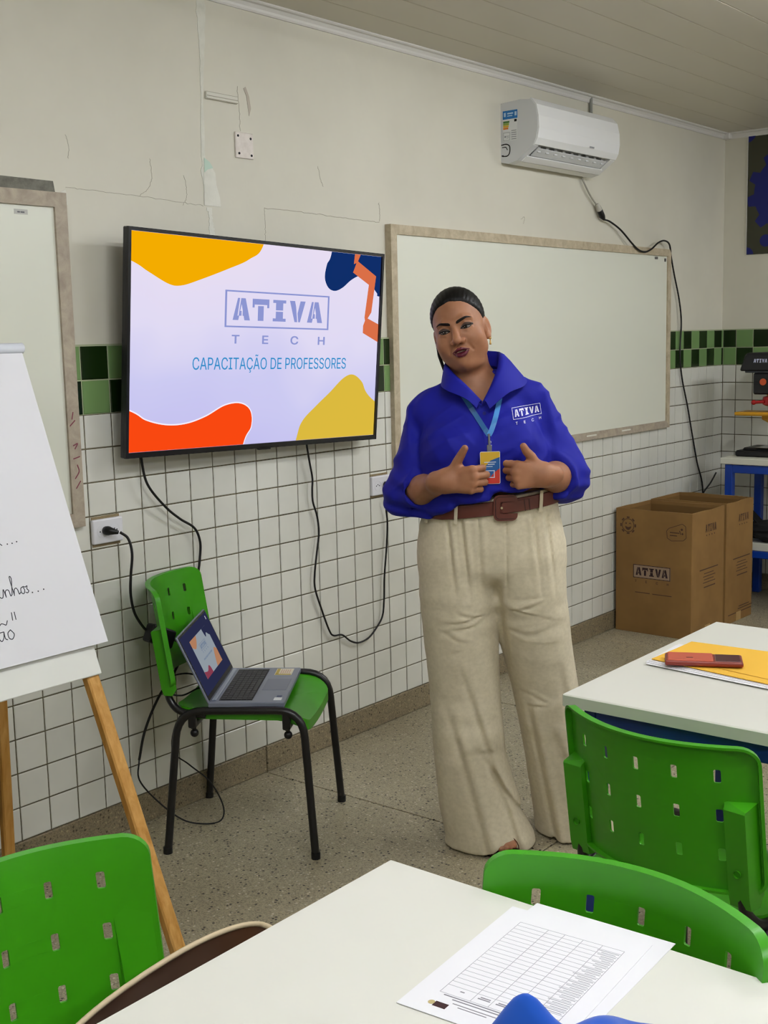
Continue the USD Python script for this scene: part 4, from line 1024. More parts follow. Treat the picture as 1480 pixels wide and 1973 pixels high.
# ------------------------------------------------------------------ cardboard boxes
card = mat('cardboard', '#86673c', 0.75, 0.2, noise=(5, '#7a5c35', 0.35, 0.7), bump=(60, 0.05, 0.004))
card_in = mat('cardboard_inside', '#725630', 0.8, 0.2)
ink_b = mat('box_ink', '#2a1a1e', 0.7, 0.2)
ink_l = mat('box_ink_light', '#4a3426', 0.7, 0.2)
tape = mat('box_tape', '#a1824e', 0.35, 0.4)
def carton(label, loc, rot, W, D, H, full):
    """Open-topped carton: x from 0 to W (depth into the corner), y from 0 down to -D."""
    t = thing('cardboard_box', label, 'box', loc, rot)
    h_ = 0.006
    r = np.random.default_rng(int(full) + 3)
    def wall(name, x0, y0, x1, y1):
        m = tm(cham(x0, y0, 0, x1, y1, H, 0.0015).refine_to_length(0.05))
        top = m.vertices[:, 2] > H - 0.004
        m.vertices[top, 2] += 0.006 * (meshkit.noise(m.vertices[top] * [9, 9, 0] + full * 3) - 0.6)
        obj(name, m, card, t)
    wall('side_panel', 0, -D, h_, 0)
    wall('side_panel', W - h_, -D, W, 0)
    wall('side_panel', h_, -h_, W - h_, 0)
    wall('side_panel', h_, -D, W - h_, -D + h_)
    obj('bottom_panel', bx(h_, -D + h_, 0.001, W - h_, -h_, 0.012), card_in, t)
    obj('inner_face', [bx(h_, -D + h_, 0.02, h_ + 0.001, -h_, H - 0.02), bx(W - h_ - 0.001, -D + h_, 0.02, W - h_, -h_, H - 0.02), bx(h_, -h_ - 0.001, 0.02, W - h_, -h_, H - 0.02)], card_in, t)
    # long front print faces -x; narrow side print faces -y
    F = lambda sh, m_, n_: obj(n_, to_plane(flat(sh, 0.0004), (-0.0002, 0, 0), (0, -1, 0), (0, 0, 1)), m_, t)
    S = lambda sh, m_, n_: obj(n_, to_plane(flat(sh, 0.0004), (0, -D - 0.0002, 0), (1, 0, 0), (0, 0, 1)), m_, t)
    if full:
        lg = fitted(ativa_logo(1.0, True, False), 0.105 * D / 0.44, 0.295, 0.320 * D / 0.44, 0.365)
        F(sbox(0.107, 0.297, 0.318, 0.363), mat('box_print_pale', '#8f7a66', 0.75, 0.2), 'print_ground')
        m = to_plane(flat(lg, 0.0005), (-0.0006, 0, 0), (0, -1, 0), (0, 0, 1))
        obj('wordmark', m, ink_b, t)
        F(unary_union([affinity.translate(text2d(c_, 0.012, True), 0.113 + 0.061 * k, 0.271) for k, c_ in enumerate('TECH')]), ink_l, 'small_letters')
        F(unary_union([sbox(0.115, 0.2155, 0.20, 0.2195), sbox(0.215, 0.2145, 0.325, 0.2185)]), ink_l, 'print_line')
        g = [Point(0.072, 0.568).buffer(0.036).difference(Point(0.072, 0.568).buffer(0.0325))]
        g += [affinity.rotate(sbox(0.064, 0.606, 0.080, 0.614), 45 * k, origin=(0.072, 0.568)) for k in range(8)]
        g += [Point(0.060, 0.578).buffer(0.0045), LineString([(0.078, 0.576), (0.083, 0.581), (0.088, 0.576)]).buffer(0.0018), Polygon(curve2d([(0.055, 0.562), (0.072, 0.558), (0.09, 0.562), (0.082, 0.547), (0.072, 0.543), (0.062, 0.547)], 5))]
        F(unary_union(g), ink_l, 'smiling_gear_emblem')
        c0 = Polygon([(0.302, 0.523), (0.322, 0.512), (0.385, 0.518), (0.398, 0.53), (0.395, 0.585), (0.38, 0.594), (0.308, 0.567), (0.298, 0.555)]).buffer(0.006)
        F(unary_union([c0.difference(c0.buffer(-0.003)), sbox(0.312, 0.548, 0.365, 0.553), sbox(0.312, 0.533, 0.352, 0.538), Point(0.378, 0.57).buffer(0.006), Point(0.382, 0.548).buffer(0.005), LineString([(0.366, 0.562), (0.372, 0.545)]).buffer(0.002)]), ink_l, 'ticket_emblem')
    lg = fitted(ativa_logo(1.0, False, False), 0.15, H - 0.115, 0.275, H - 0.075)
    S(lg, ink_l, 'side_wordmark')
    S(unary_union([sbox(0.16 + 0.03 * k, H - 0.135, 0.168 + 0.03 * k, H - 0.128) for k in range(4)]), ink_l, 'side_small_letters')
    S(unary_union([sbox(0.09, 0.345, 0.30, 0.351), sbox(0.14, 0.250, 0.27, 0.256)] + [sbox(0.13 + 0.01 * (k % 2), 0.275 + 0.016 * k, 0.27 - 0.02 * (k % 2), 0.279 + 0.016 * k) for k in range(4)]), ink_l, 'side_text')
    if not full:
        S(unary_union([sbox(0.04, 0.045, 0.33, 0.050), sbox(0.16, 0.062, 0.34, 0.067), sbox(0.17, 0.075, 0.30, 0.080)]), ink_l, 'lower_side_text')
    obj('seam_tape', [bx(W / 2 - 0.03, -D - 0.0008, 0.002, W / 2 + 0.03, -D + 0.001, 0.05)], tape, t)
carton('open cardboard box printed with a smiling gear and ATIVA, left of the two', (3.362, -0.030, 0), -0.03, 0.372, 0.435, 0.655, True)
carton('open cardboard box standing between the printed box and the workbench', (3.752, -0.034, 0), -0.03, 0.335, 0.445, 0.660, False)

# ------------------------------------------------------------------ workbench with the drill press
BX0, BX1, BY0, BY1, BH = 4.20, 4.70, -1.45, -0.238, 0.852
wkb = thing('workbench', 'blue steel workbench with white shelves in the corner, carrying the drill press', 'workbench', (BX0, BY1, 0))
bw, bd = BX1 - BX0, BY1 - BY0
bench_white = mat('bench_white', '#d9d9cc', 0.4, 0.4)
bench_blue = mat('bench_blue', '#0c3a9c', 0.35, 0.5)
obj('worktop', cham(0, -bd, BH - 0.036, bw, 0, BH, 0.003), bench_white, wkb)
obj('lower_shelf', cham(0.03, -bd + 0.03, 0.33, bw - 0.02, -0.10, 0.375, 0.003), bench_white, wkb)
for x in (0.035, bw - 0.035):
    for y in (-0.045, -bd + 0.045):
        obj('leg', cham(x - 0.022, y - 0.022, 0, x + 0.022, y + 0.022, BH - 0.036, 0.003), bench_blue, wkb)
for a, b_, c_, g, z0, z1 in ((0.015, -bd + 0.067, 0.045, -0.067, BH - 0.085, BH - 0.037), (bw - 0.045, -bd + 0.067, bw - 0.015, -0.067, BH - 0.085, BH - 0.037), (0.057, -0.06, bw - 0.057, -0.03, BH - 0.085, BH - 0.037), (0.057, -bd + 0.03, bw - 0.057, -bd + 0.06, BH - 0.085, BH - 0.037),
                             (0.02, -bd + 0.067, 0.05, -0.067, 0.29, 0.329), (bw - 0.05, -bd + 0.067, bw - 0.02, -0.067, 0.29, 0.329)):
    obj('rail', cham(a, b_, z0, c_, g, z1, 0.003), bench_blue, wkb)

dp = thing('drill_press', 'bench drill press with black head, yellow body and red chuck guard in the corner', 'drill press', (4.40, -0.445, BH), -0.0)
dk = mat('drill_black', '#121217', 0.45, 0.4)
cast = mat('drill_cast_grey', '#3c3f45', 0.5, 0.4)
yel_m = mat('drill_yellow', '#c99218', 0.4, 0.45)
red_m = mat('drill_red', '#a81218', 0.35, 0.45)
steel = mat('bright_steel', '#b9bcc2', 0.25, 0.5, metal=1.0)
# local: y runs along the bench (drill faces the room, -x); the column stands at the back
obj('base', [cham(-0.10, -0.24, 0, 0.16, 0.165, 0.035, 0.01), cham(-0.07, -0.21, 0.03, 0.13, 0.13, 0.05, 0.008)], dk, dp)
obj('base_plate', cham(-0.09, -0.20, 0.05, 0.10, 0.05, 0.054, 0.002), steel, dp)
obj('column', cyl((0.07, -0.03, 0.045), (0.07, -0.03, 0.42), 0.026, 20), cast, dp, 40)
obj('work_table', cham(-0.13, -0.20, 0.235, 0.05, 0.16, 0.255, 0.006), yel_m, dp)
obj('table_bracket', m3.Manifold.batch_hull([cham(-0.05, -0.06, 0.21, 0.05, 0.03, 0.236, 0.003), cham(0.03, -0.065, 0.175, 0.105, 0.005, 0.20, 0.003)]), yel_m, dp)
obj('head_body', cham(-0.10, -0.20, 0.345, 0.12, -0.005, 0.47, 0.012), yel_m, dp)
obj('switch_panel', cham(-0.125, -0.08, 0.355, -0.02, 0.055, 0.475, 0.008), dk, dp)
obj('stop_button', lathe([(0, 0.012), (0.013, 0.010), (0.015, 0.0), (0.019, 0.0), (0.019, -0.004), (0, -0.004)], 16, (-0.127, -0.005, 0.425), 'x').apply_transform(np.eye(4)), mat('button_orange', '#c4532a', 0.4, 0.4), dp, 40)
obj('belt_cover', m3.Manifold.batch_hull([cham(-0.13, -0.36, 0.485, 0.20, 0.13, 0.50, 0.006), cham(-0.115, -0.34, 0.50, 0.18, 0.115, 0.585, 0.015)]), dk, dp)
obj('cover_trim', cham(-0.122, -0.30, 0.475, 0.15, 0.105, 0.487, 0.004), cast, dp)
obj('cover_knob', cyl((0.02, -0.10, 0.583), (0.02, -0.10, 0.60), 0.012, 12), dk, dp, 40)
dl = to_plane(flat(ativa_logo(0.09, False, False), 0.0006), (-0.1245, 0.06, 0.525), (0, -1, 0), (0.15, 0, 1))
obj('wordmark', dl, mat('drill_print', '#c7cbe6', 0.5, 0.3), dp)
obj('chuck_guard', lathe([(0.045, 0.0), (0.062, 0.008), (0.066, 0.028), (0.060, 0.05), (0.04, 0.055), (0.0, 0.055), (0.0, 0.0)], 20, (-0.062, -0.045, 0.29)), red_m, dp, 40)
obj('guard_lever', [cyl((-0.115, -0.01, 0.315), (-0.115, 0.05, 0.31), 0.009, 10), trimesh.creation.icosphere(2, 0.014).apply_translation([-0.115, 0.052, 0.31])], red_m, dp, 40)
obj('chuck', lathe([(0, -0.045), (0.006, -0.045), (0.012, -0.03), (0.021, -0.02), (0.023, 0.02), (0, 0.02)], 16, (-0.055, -0.03, 0.285)), steel, dp, 40)
for k in range(3):
    a_ = 2 * PI * k / 3 + 0.4
    e_ = np.array([-0.05 + 0.10 * math.cos(a_), -0.24, 0.40 + 0.10 * math.sin(a_)])
    obj('feed_handle', [cyl((-0.05, -0.235, 0.40), e_, 0.006, 8), trimesh.creation.icosphere(2, 0.014).apply_translation(e_)], dk, dp, 40)
bc = thing('bench_cord', 'black cord hanging beside the blue bench leg', 'cord')
obj('cable', tube(spline([(4.26, -0.19, 0.76), (4.24, -0.165, 0.70), (4.22, -0.13, 0.64), (4.205, -0.11, 0.56), (4.20, -0.10, 0.42), (4.21, -0.08, 0.2), (4.24, -0.06, 0.006), (4.30, -0.06, 0.005)], 6), 0.0045, 8), black_cable, bc, True)
gl_ = thing('black_tool_bag', 'crumpled black tool pouch on the lower shelf of the workbench', 'pouch')
ico = trimesh.creation.icosphere(4, 1.0)
d_ = meshkit.fbm(ico.vertices * 2.1 + 4, 3) - 0.5
ico.vertices = ico.vertices * (1 + 0.55 * d_[:, None]) * [0.10, 0.155, 0.062] + [4.33, -0.50, 0.432]
ico.vertices[:, 2] = np.maximum(ico.vertices[:, 2], 0.3755)
obj('pouch', ico, mat('black_cloth', '#131315', 0.7, 0.3), gl_, True)
obj('flap', [rbox(-0.03, -0.11, 0, 0.03, 0.11, 0.012, 0.005, 8).rotate([38, 0, -15]).translate([4.30, -0.44, 0.475])], MATS['black_cloth'], gl_, 40)

# printed panel high on the right-hand wall
po = thing('wall_poster', 'dark blue printed panel with olive gear shapes high on the right wall', 'poster', (XR, -0.145, 2.005))
PHt = 0.70
pm = lambda sh, d0, m_, n_: obj(n_, to_plane(flat(sh, 0.0006), (-0.006 - d0, 0, 0), (0, -1, 0), (0, 0, 1)), m_, po)
obj('backing', bx(-0.006, -1.5, 0, 0.0, 0, PHt), mat('panel_olive', '#3d3d2e', 0.5, 0.3), po)
def gear(cx, cy, r, n=10, ph=0.0, notch=0.16):
    pts = []
    for k in range(n):
        a0 = ph + 2 * PI * k / n
        st = 2 * PI / n
        for f_, q in ((0.0, 1 - notch), (0.22, 1 - notch), (0.32, 1), (0.68, 1), (0.78, 1 - notch)):
            pts.append((cx + r * q * math.cos(a0 + f_ * st), cy + r * q * math.sin(a0 + f_ * st)))
    return Polygon(pts)
clip_ = sbox(0.002, 0.002, 1.498, PHt - 0.002)
gs = [gear(0.26, 0.345, 0.262, 11, 0.16), Point(-0.01, PHt + 0.0).buffer(0.058), Point(0.0, 0.0).buffer(0.042), Point(0.115, 0.075).buffer(0.035), gear(0.80, 0.5, 0.24, 11), gear(0.85, 0.02, 0.2, 9), gear(1.3, 0.3, 0.3, 12)]
pm(unary_union(gs).intersection(clip_), 0.0, mat('panel_blue', '#0a1466', 0.4, 0.4), 'gear_print')
obj('white_edge', bx(-0.008, 0.0, 0.0, 0.0, 0.004, PHt), pvc_white, po)
# ------------------------------------------------------------------ the presenter, modelled from distance fields in her own frame
# frame: x to her left (to the right as she faces the camera), y behind her, z up, metres
def surface_nets(vals, lo, h):
    s = vals < 0
    c8 = [s[i:s.shape[0] - 1 + i, j:s.shape[1] - 1 + j, k:s.shape[2] - 1 + k] for i in (0, 1) for j in (0, 1) for k in (0, 1)]
    anyv = np.logical_or.reduce(c8)
    allv = np.logical_and.reduce(c8)
    I = np.argwhere(anyv & ~allv)
    off = np.array([(i, j, k) for i in (0, 1) for j in (0, 1) for k in (0, 1)])
    V8 = np.stack([vals[I[:, 0] + o[0], I[:, 1] + o[1], I[:, 2] + o[2]] for o in off], 1)
    acc, cnt = np.zeros((len(I), 3)), np.zeros(len(I))
    for a in range(8):
        for b_ in range(a + 1, 8):
            if np.abs(off[a] - off[b_]).sum() != 1:
                continue
            va, vb = V8[:, a], V8[:, b_]
            m = (va < 0) != (vb < 0)
            t = np.where(m, va / np.where(m, va - vb, 1), 0)
            acc += np.where(m[:, None], off[a] + t[:, None] * (off[b_] - off[a]), 0)
            cnt += m
    V = lo + (I + acc / cnt[:, None]) * h
    idx = np.full(anyv.shape, -1, np.int64)
    idx[I[:, 0], I[:, 1], I[:, 2]] = np.arange(len(I))
    F = []
    for ax in range(3):
        u, w = (ax + 1) % 3, (ax + 2) % 3
        sl0, sl1 = [slice(None)] * 3, [slice(None)] * 3
        sl0[ax], sl1[ax] = slice(0, -1), slice(1, None)
        a, b_ = s[tuple(sl0)], s[tuple(sl1)]
        E_ = np.argwhere(a != b_)
        E_ = E_[(E_[:, u] > 0) & (E_[:, w] > 0) & (E_[:, u] < s.shape[u] - 1) & (E_[:, w] < s.shape[w] - 1)]
        ins = a[E_[:, 0], E_[:, 1], E_[:, 2]]
        q = []
        for du, dw in ((-1, -1), (0, -1), (0, 0), (-1, 0)):
            e = E_.copy()
            e[:, u] += du
            e[:, w] += dw
            q.append(idx[e[:, 0], e[:, 1], e[:, 2]])
        q = np.stack(q, 1)
        q[~ins] = q[~ins][:, ::-1]
        F += [q[:, [0, 1, 2]], q[:, [0, 2, 3]]]
    return trimesh.Trimesh(V, np.vstack(F), process=False)

def sdf_mesh(f, lo, hi, h, B=8, slack=1.2):
    lo, hi = np.asarray(lo, float), np.asarray(hi, float)
    nb = np.ceil((hi - lo) / (h * B)).astype(int)
    cc = [lo[a] + (np.arange(nb[a]) + 0.5) * B * h for a in range(3)]
    Cg = np.stack(np.meshgrid(*cc, indexing='ij'), -1)
    cv = f(Cg.reshape(-1, 3)).reshape(nb)
    vals = np.repeat(np.repeat(np.repeat(np.sign(cv) * np.maximum(np.abs(cv), h), B, 0), B, 1), B, 2)
    near_ = np.argwhere(np.abs(cv) < B * h * slack)
    loc = np.stack(np.meshgrid(*[np.arange(B)] * 3, indexing='ij'), -1).reshape(-1, 3)
    for s0 in range(0, len(near_), 400):
        blk = near_[s0:s0 + 400]
        ii = (blk[:, None, :] * B + loc[None]).reshape(-1, 3)
        vals[ii[:, 0], ii[:, 1], ii[:, 2]] = f(lo + ii * h)
    vals[[0, -1]] = h; vals[:, [0, -1]] = h; vals[:, :, [0, -1]] = h
    return surface_nets(vals, lo, h)

def smin(a, b_, k):
    t = np.clip(0.5 + 0.5 * (b_ - a) / k, 0, 1)
    return b_ * (1 - t) + a * t - k * t * (1 - t)
def smax(a, b_, k):
    return -smin(-a, -b_, k)
def S_sph(p, c, r):
    return np.linalg.norm(p - np.asarray(c), axis=-1) - r
def S_ell(p, c, r):
    q = p - np.asarray(c, float)
    r = np.asarray(r, float)
    k0, k1 = np.linalg.norm(q / r, axis=-1), np.linalg.norm(q / r ** 2, axis=-1)
    return k0 * (k0 - 1) / np.maximum(k1, 1e-9)
def S_cone(p, a, b_, r1, r2):
    a, b_ = np.asarray(a, float), np.asarray(b_, float)
    d = b_ - a
    t = np.clip(((p - a) @ d) / (d @ d), 0, 1)
    return np.linalg.norm(p - a - t[:, None] * d, axis=-1) - (r1 + (r2 - r1) * t)
def S_prof(p, tab, cap=0.02):
    """Stack of ellipses: rows z, cx, cy, rx, ry."""
    t = np.asarray(tab, float)
    z = p[:, 2]
    cx, cy, rx, ry = (np.interp(z, t[:, 0], t[:, k]) for k in (1, 2, 3, 4))
    q = np.sqrt(((p[:, 0] - cx) / rx) ** 2 + ((p[:, 1] - cy) / ry) ** 2)
    g = np.sqrt(((p[:, 0] - cx) / rx ** 2) ** 2 + ((p[:, 1] - cy) / ry ** 2) ** 2)
    d = q * (q - 1) / np.maximum(g, 1e-6)
    return smax(d, np.maximum(t[0, 0] - z, z - t[-1, 0]), cap)
def S_bend(p, pts, rs, k=0.0):
    d = None
    for a, b_, r1, r2 in zip(pts[:-1], pts[1:], rs[:-1], rs[1:]):
        e = S_cone(p, a, b_, r1, r2)
        d = e if d is None else (np.minimum(d, e) if not k else smin(d, e, k))
    return d

ex_, ey_ = np.array([0.5591, -0.8291, 0]), np.array([0.8291, 0.5591, 0])
MP = np.eye(4); MP[:3, 0], MP[:3, 1], MP[:3, 3] = ex_, ey_, (0.7323, -1.0052, 0.0)

# head frame
yw_, rl_, pt_ = math.radians(8), math.radians(15), math.radians(3)
r0 = np.array([math.cos(yw_), -math.sin(yw_), 0]); f0 = np.array([-math.sin(yw_), -math.cos(yw_), 0]); z0_ = np.array([0, 0, 1.0])
f1 = f0 * math.cos(pt_) - z0_ * math.sin(pt_); u1 = z0_ * math.cos(pt_) + f0 * math.sin(pt_)
hu = math.cos(rl_) * u1 - math.sin(rl_) * r0
hr = math.cos(rl_) * r0 + math.sin(rl_) * u1
hb_ = -f1
HR = np.stack([hr, hb_, hu], 1)
HC_ = np.array([-0.081, -0.006, 1.582]) + 0.0105 * hu
to_head = lambda p: (p - HC_) @ HR
from_head = lambda q: np.asarray(q) @ HR.T + HC_

def skull(q):
    return S_ell(q, (0, 0.012, 0.032), (0.0765, 0.098, 0.086))
def head(q):
    d = skull(q)
    d = smin(d, S_ell(q, (0, -0.026, -0.034), (0.068, 0.060, 0.080)), 0.03)
    d = smin(d, S_ell(q, (0, -0.028, -0.078), (0.054, 0.050, 0.036)), 0.025)
    d = smin(d, S_sph(q, (0, -0.070, -0.098), 0.019), 0.022)
    d = smin(d, S_ell(q, (0, -0.022, -0.108), (0.050, 0.045, 0.022)), 0.02)
    for s in (-1, 1):
        d = smin(d, S_sph(q, (s * 0.041, -0.050, -0.036), 0.032), 0.018)
        d = smin(d, S_sph(q, (s * 0.043, -0.026, -0.064), 0.026), 0.022)
        d = smin(d, S_bend(q, [(s * 0.012, -0.083, 0.022), (s * 0.030, -0.081, 0.029), (s * 0.048, -0.067, 0.024)], [0.0085, 0.0085, 0.006]), 0.012)
        d = smax(d, -S_ell(q, (s * 0.0325, -0.099, 0.003), (0.023, 0.021, 0.016)), 0.012)
        d = smin(d, S_sph(q, (s * 0.0325, -0.0655, 0.003), 0.0148), 0.004)
        d = smin(d, S_bend(q, [(s * 0.016, -0.077, 0.0115), (s * 0.0325, -0.0805, 0.0155), (s * 0.048, -0.073, 0.009)], [0.003, 0.0036, 0.003]), 0.004)
        d = smin(d, S_bend(q, [(s * 0.017, -0.076, -0.005), (s * 0.033, -0.079, -0.0085), (s * 0.048, -0.072, -0.003)], [0.003, 0.0034, 0.003]), 0.005)
    d = smin(d, S_ell(q, (0, -0.062, -0.0625), (0.036, 0.031, 0.026)), 0.016)
    d = smin(d, S_bend(q, [(0, -0.080, 0.020), (0, -0.088, 0.002), (0, -0.1055, -0.029)], [0.0075, 0.0080, 0.0128]), 0.010)
    for s in (-1, 1):
        d = smin(d, S_ell(q, (s * 0.0150, -0.0945, -0.0345), (0.0098, 0.0115, 0.0090)), 0.006)
        d = smax(d, -S_ell(q, (s * 0.0080, -0.1035, -0.0425), (0.0042, 0.0065, 0.0040)), 0.003)
    up = [(-0.0235, -0.0845, -0.0620), (-0.010, -0.0945, -0.0570), (-0.004, -0.0965, -0.0560), (0, -0.0962, -0.0570), (0.004, -0.0965, -0.0560), (0.010, -0.0945, -0.0570), (0.0235, -0.0845, -0.0620)]
    lo_ = [(-0.0205, -0.0845, -0.0670), (-0.009, -0.0935, -0.0730), (0, -0.0952, -0.0743), (0.009, -0.0935, -0.0730), (0.0205, -0.0845, -0.0670)]
    d = smin(d, S_bend(q, up, [0.0028, 0.0048, 0.0052, 0.005, 0.0052, 0.0048, 0.0028]), 0.004)
    d = smin(d, S_bend(q, lo_, [0.003, 0.0058, 0.0064, 0.0058, 0.003]), 0.004)
    d = smax(d, -S_ell(q, (0.001, -0.1, -0.0640), (0.0150, 0.013, 0.0032)), 0.002)
    for s in (-1, 1):
        d = smax(d, -S_bend(q, [(s * 0.0205, -0.0965, -0.038), (s * 0.029, -0.0870, -0.052), (s * 0.0345, -0.0790, -0.066)], [0.0022, 0.0030, 0.0020]), 0.007)
        a_ = np.asarray(q) - (s * 0.0775, 0.010, -0.016)
        c_, s_ = math.cos(0.35), math.sin(0.35)
        a_ = np.stack([a_[:, 0] * c_ - s * a_[:, 1] * s_, s * a_[:, 0] * s_ + a_[:, 1] * c_, a_[:, 2]], 1)
        ear = S_ell(a_, (0, 0, 0), (0.0085, 0.019, 0.031))
        ear = smax(ear, -S_ell(a_, (s * 0.008, -0.003, 0.003), (0.0065, 0.0115, 0.019)), 0.004)
        ear = np.minimum(ear, S_bend(a_, [(s * 0.003, -0.012, 0.004), (s * 0.003, -0.009, -0.009)], [0.0042, 0.0045]))
        ear = smin(ear, S_sph(a_, (0, -0.007, -0.029), 0.0085), 0.008)
        d = smin(d, ear, 0.006)
    return d

SHIRT = [(1.010, 0.0, -0.006, 0.226, 0.172), (1.060, -0.001, -0.008, 0.229, 0.176), (1.105, -0.004, -0.011, 0.226, 0.176), (1.145, -0.008, -0.012, 0.213, 0.167), (1.18, -0.014, -0.012, 0.198, 0.155), (1.25, -0.022, -0.008, 0.186, 0.142), (1.32, -0.028, 0.004, 0.178, 0.122), (1.37, -0.034, 0.012, 0.150, 0.100), (1.42, -0.038, 0.02, 0.088, 0.075), (1.455, -0.042, 0.024, 0.062, 0.060)]
ELR, WRR = np.array([-0.247, 0.012, 1.088]), np.array([-0.130, -0.200, 1.158])
ELL, WRL = np.array([0.222, 0.022, 1.135]), np.array([0.158, -0.200, 1.172])
SHR, SHL = np.array([-0.186, 0.012, 1.328]), np.array([0.122, 0.012, 1.362])
CUR, CUL = ELR + 0.40 * (WRR - ELR), ELL + 0.42 * (WRL - ELL)

def torso(p):
    d = S_prof(p, SHIRT, 0.02)
    for s, c in ((-1, (-0.098, -0.082, 1.238)), (1, (0.062, -0.088, 1.250))):
        d = smin(d, S_ell(p, c, (0.084, 0.072, 0.084)), 0.05)
    d = smin(d, S_cone(p, (-0.055, 0.022, 1.415), SHR + [0.012, 0, 0.012], 0.052, 0.062), 0.03)
    d = smin(d, S_cone(p, (-0.030, 0.022, 1.425), SHL + [-0.012, 0, 0.012], 0.052, 0.062), 0.03)
    return d

# hands
def hand_frame(w, xd, zd):
    xd = np.asarray(xd, float); xd /= np.linalg.norm(xd)
    zd = np.asarray(zd, float); zd -= xd * (zd @ xd); zd /= np.linalg.norm(zd)
    return w, xd, zd
def finger_pts(x0, z, l, bends, spread):
    p = np.array([x0, 0.0, z])
    out = [p]
    a = 0.0
    for L_, b_ in zip(l, bends):
        a += math.radians(b_)
        p = p + L_ * np.array([math.cos(a), math.sin(a), spread * math.cos(a)])
        out.append(p)
    return out
def hand(p, fr, curls, thumb):
    w, xd, zd = fr
    yd = np.cross(zd, xd)
    if yd[1] < 0:
        yd = -yd
    q = np.stack([(p - w) @ xd, (p - w) @ yd, (p - w) @ zd], 1)
    d = S_cone(q, (-0.03, 0, 0), (0.02, 0.002, 0), 0.0255, 0.024)
    for zs, ze, xe, r in ((0.016, 0.0295, 0.086, 0.0128), (0.006, 0.0095, 0.090, 0.0132), (-0.005, -0.0105, 0.086, 0.0126), (-0.015, -0.0290, 0.079, 0.0116)):
        d = smin(d, S_cone(q, (0.004, 0.002, zs), (xe, 0.0, ze), 0.0165, r), 0.012)
    d = smin(d, S_cone(q, (0.012, 0.010, 0.016), (0.044, 0.013, 0.032), 0.017, 0.0150), 0.014)
    d = smin(d, S_cone(q, (0.012, 0.012, -0.014), (0.062, 0.012, -0.024), 0.015, 0.0125), 0.012)
    d = smin(d, S_bend(q, thumb, [0.0170, 0.0138, 0.0122, 0.0100]), 0.010)
    fd = None
    for (x0, z, l, r, sp), c in zip(((0.086, 0.0300, (0.041, 0.025, 0.020), 0.0093, 0.02), (0.090, 0.0100, (0.045, 0.028, 0.021), 0.0096, 0.0), (0.086, -0.0105, (0.041, 0.026, 0.021), 0.0092, -0.03), (0.079, -0.0292, (0.033, 0.020, 0.018), 0.0082, -0.06)), curls):
        e = S_bend(q, finger_pts(x0, z, l, c, sp), [r * 1.10, r * 1.04, r * 0.94, r * 0.80], 0.003)
        fd = e if fd is None else smin(fd, e, 0.0022)
    return smin(d, fd, 0.006)
FRR = hand_frame(WRR, (0.93, -0.31, 0.06), (-0.06, 0.02, 1.0))
FRL = hand_frame(WRL, (-0.94, -0.33, 0.04), (0.04, 0.02, 1.0))
THUMB_R = [(0.022, 0.010, 0.022), (0.042, 0.004, 0.054), (0.058, -0.001, 0.075), (0.071, -0.005, 0.092)]
THUMB_L = [(0.022, 0.010, 0.022), (0.042, 0.004, 0.052), (0.060, -0.002, 0.068), (0.071, -0.006, 0.083)]
CURL_R = [(60, 55, 38), (54, 54, 38), (52, 55, 38), (52, 58, 40)]
CURL_L = [(62, 80, 50), (74, 82, 55), (78, 84, 55), (80, 82, 55)]

def arms(p):
    d = None
    for el, wr_, fr, cu, th_ in ((ELR, WRR, FRR, CURL_R, THUMB_R), (ELL, WRL, FRL, CURL_L, THUMB_L)):
        e = S_cone(p, el, el + 0.45 * (wr_ - el), 0.043, 0.0435)
        e = smin(e, S_cone(p, el + 0.4 * (wr_ - el), wr_, 0.0430, 0.0275), 0.02)
        e = smin(e, hand(p, fr, cu, th_), 0.028)
        d = e if d is None else np.minimum(d, e)
    for sh_, el in ((SHR, ELR), (SHL, ELL)):
        d = smin(d, S_cone(p, sh_, el, 0.036, 0.040), 0.01)
    return d
NECK0, NECK1 = from_head([[0, 0.022, -0.060]])[0], np.array([-0.046, 0.030, 1.385])
FOOT_L, FOOT_R = np.array([0.030, -0.070, 0.0]), np.array([0.245, 0.060, 0.0])
def foot(p, c, a):
    ca, sa = math.cos(a), math.sin(a)
    q = p - c
    q = np.stack([q[:, 0] * ca + q[:, 1] * sa, -q[:, 0] * sa + q[:, 1] * ca, q[:, 2]], 1)
    d = S_ell(q, (0, 0.03, 0.052), (0.036, 0.095, 0.036))
    d = smin(d, S_ell(q, (0, -0.045, 0.037), (0.042, 0.05, 0.020)), 0.02)
    d = smin(d, S_cone(q, (-0.008, 0.09, 0.055), (-0.03, 0.085, 0.13), 0.030, 0.028), 0.03)
    for k, (x, y, r) in enumerate(((-0.028, -0.093, 0.0115), (-0.009, -0.098, 0.0092), (0.007, -0.093, 0.0088), (0.021, -0.085, 0.0084), (0.033, -0.075, 0.0080))):
        d = smin(d, S_cone(q, (x * 0.9, -0.06, 0.034), (x, y, 0.030), r * 1.1, r), 0.004)
    return d
def trunk(p):
    d = torso(p) + 0.006 + 0.022 * np.clip((1.345 - p[:, 2]) / 0.04, 0, 1) + 0.02 * np.clip((np.abs(p[:, 0] + 0.03) - 0.09) / 0.04, 0, 1)
    d = smin(d, S_cone(p, NECK0, NECK1, 0.057, 0.064), 0.03)
    return d
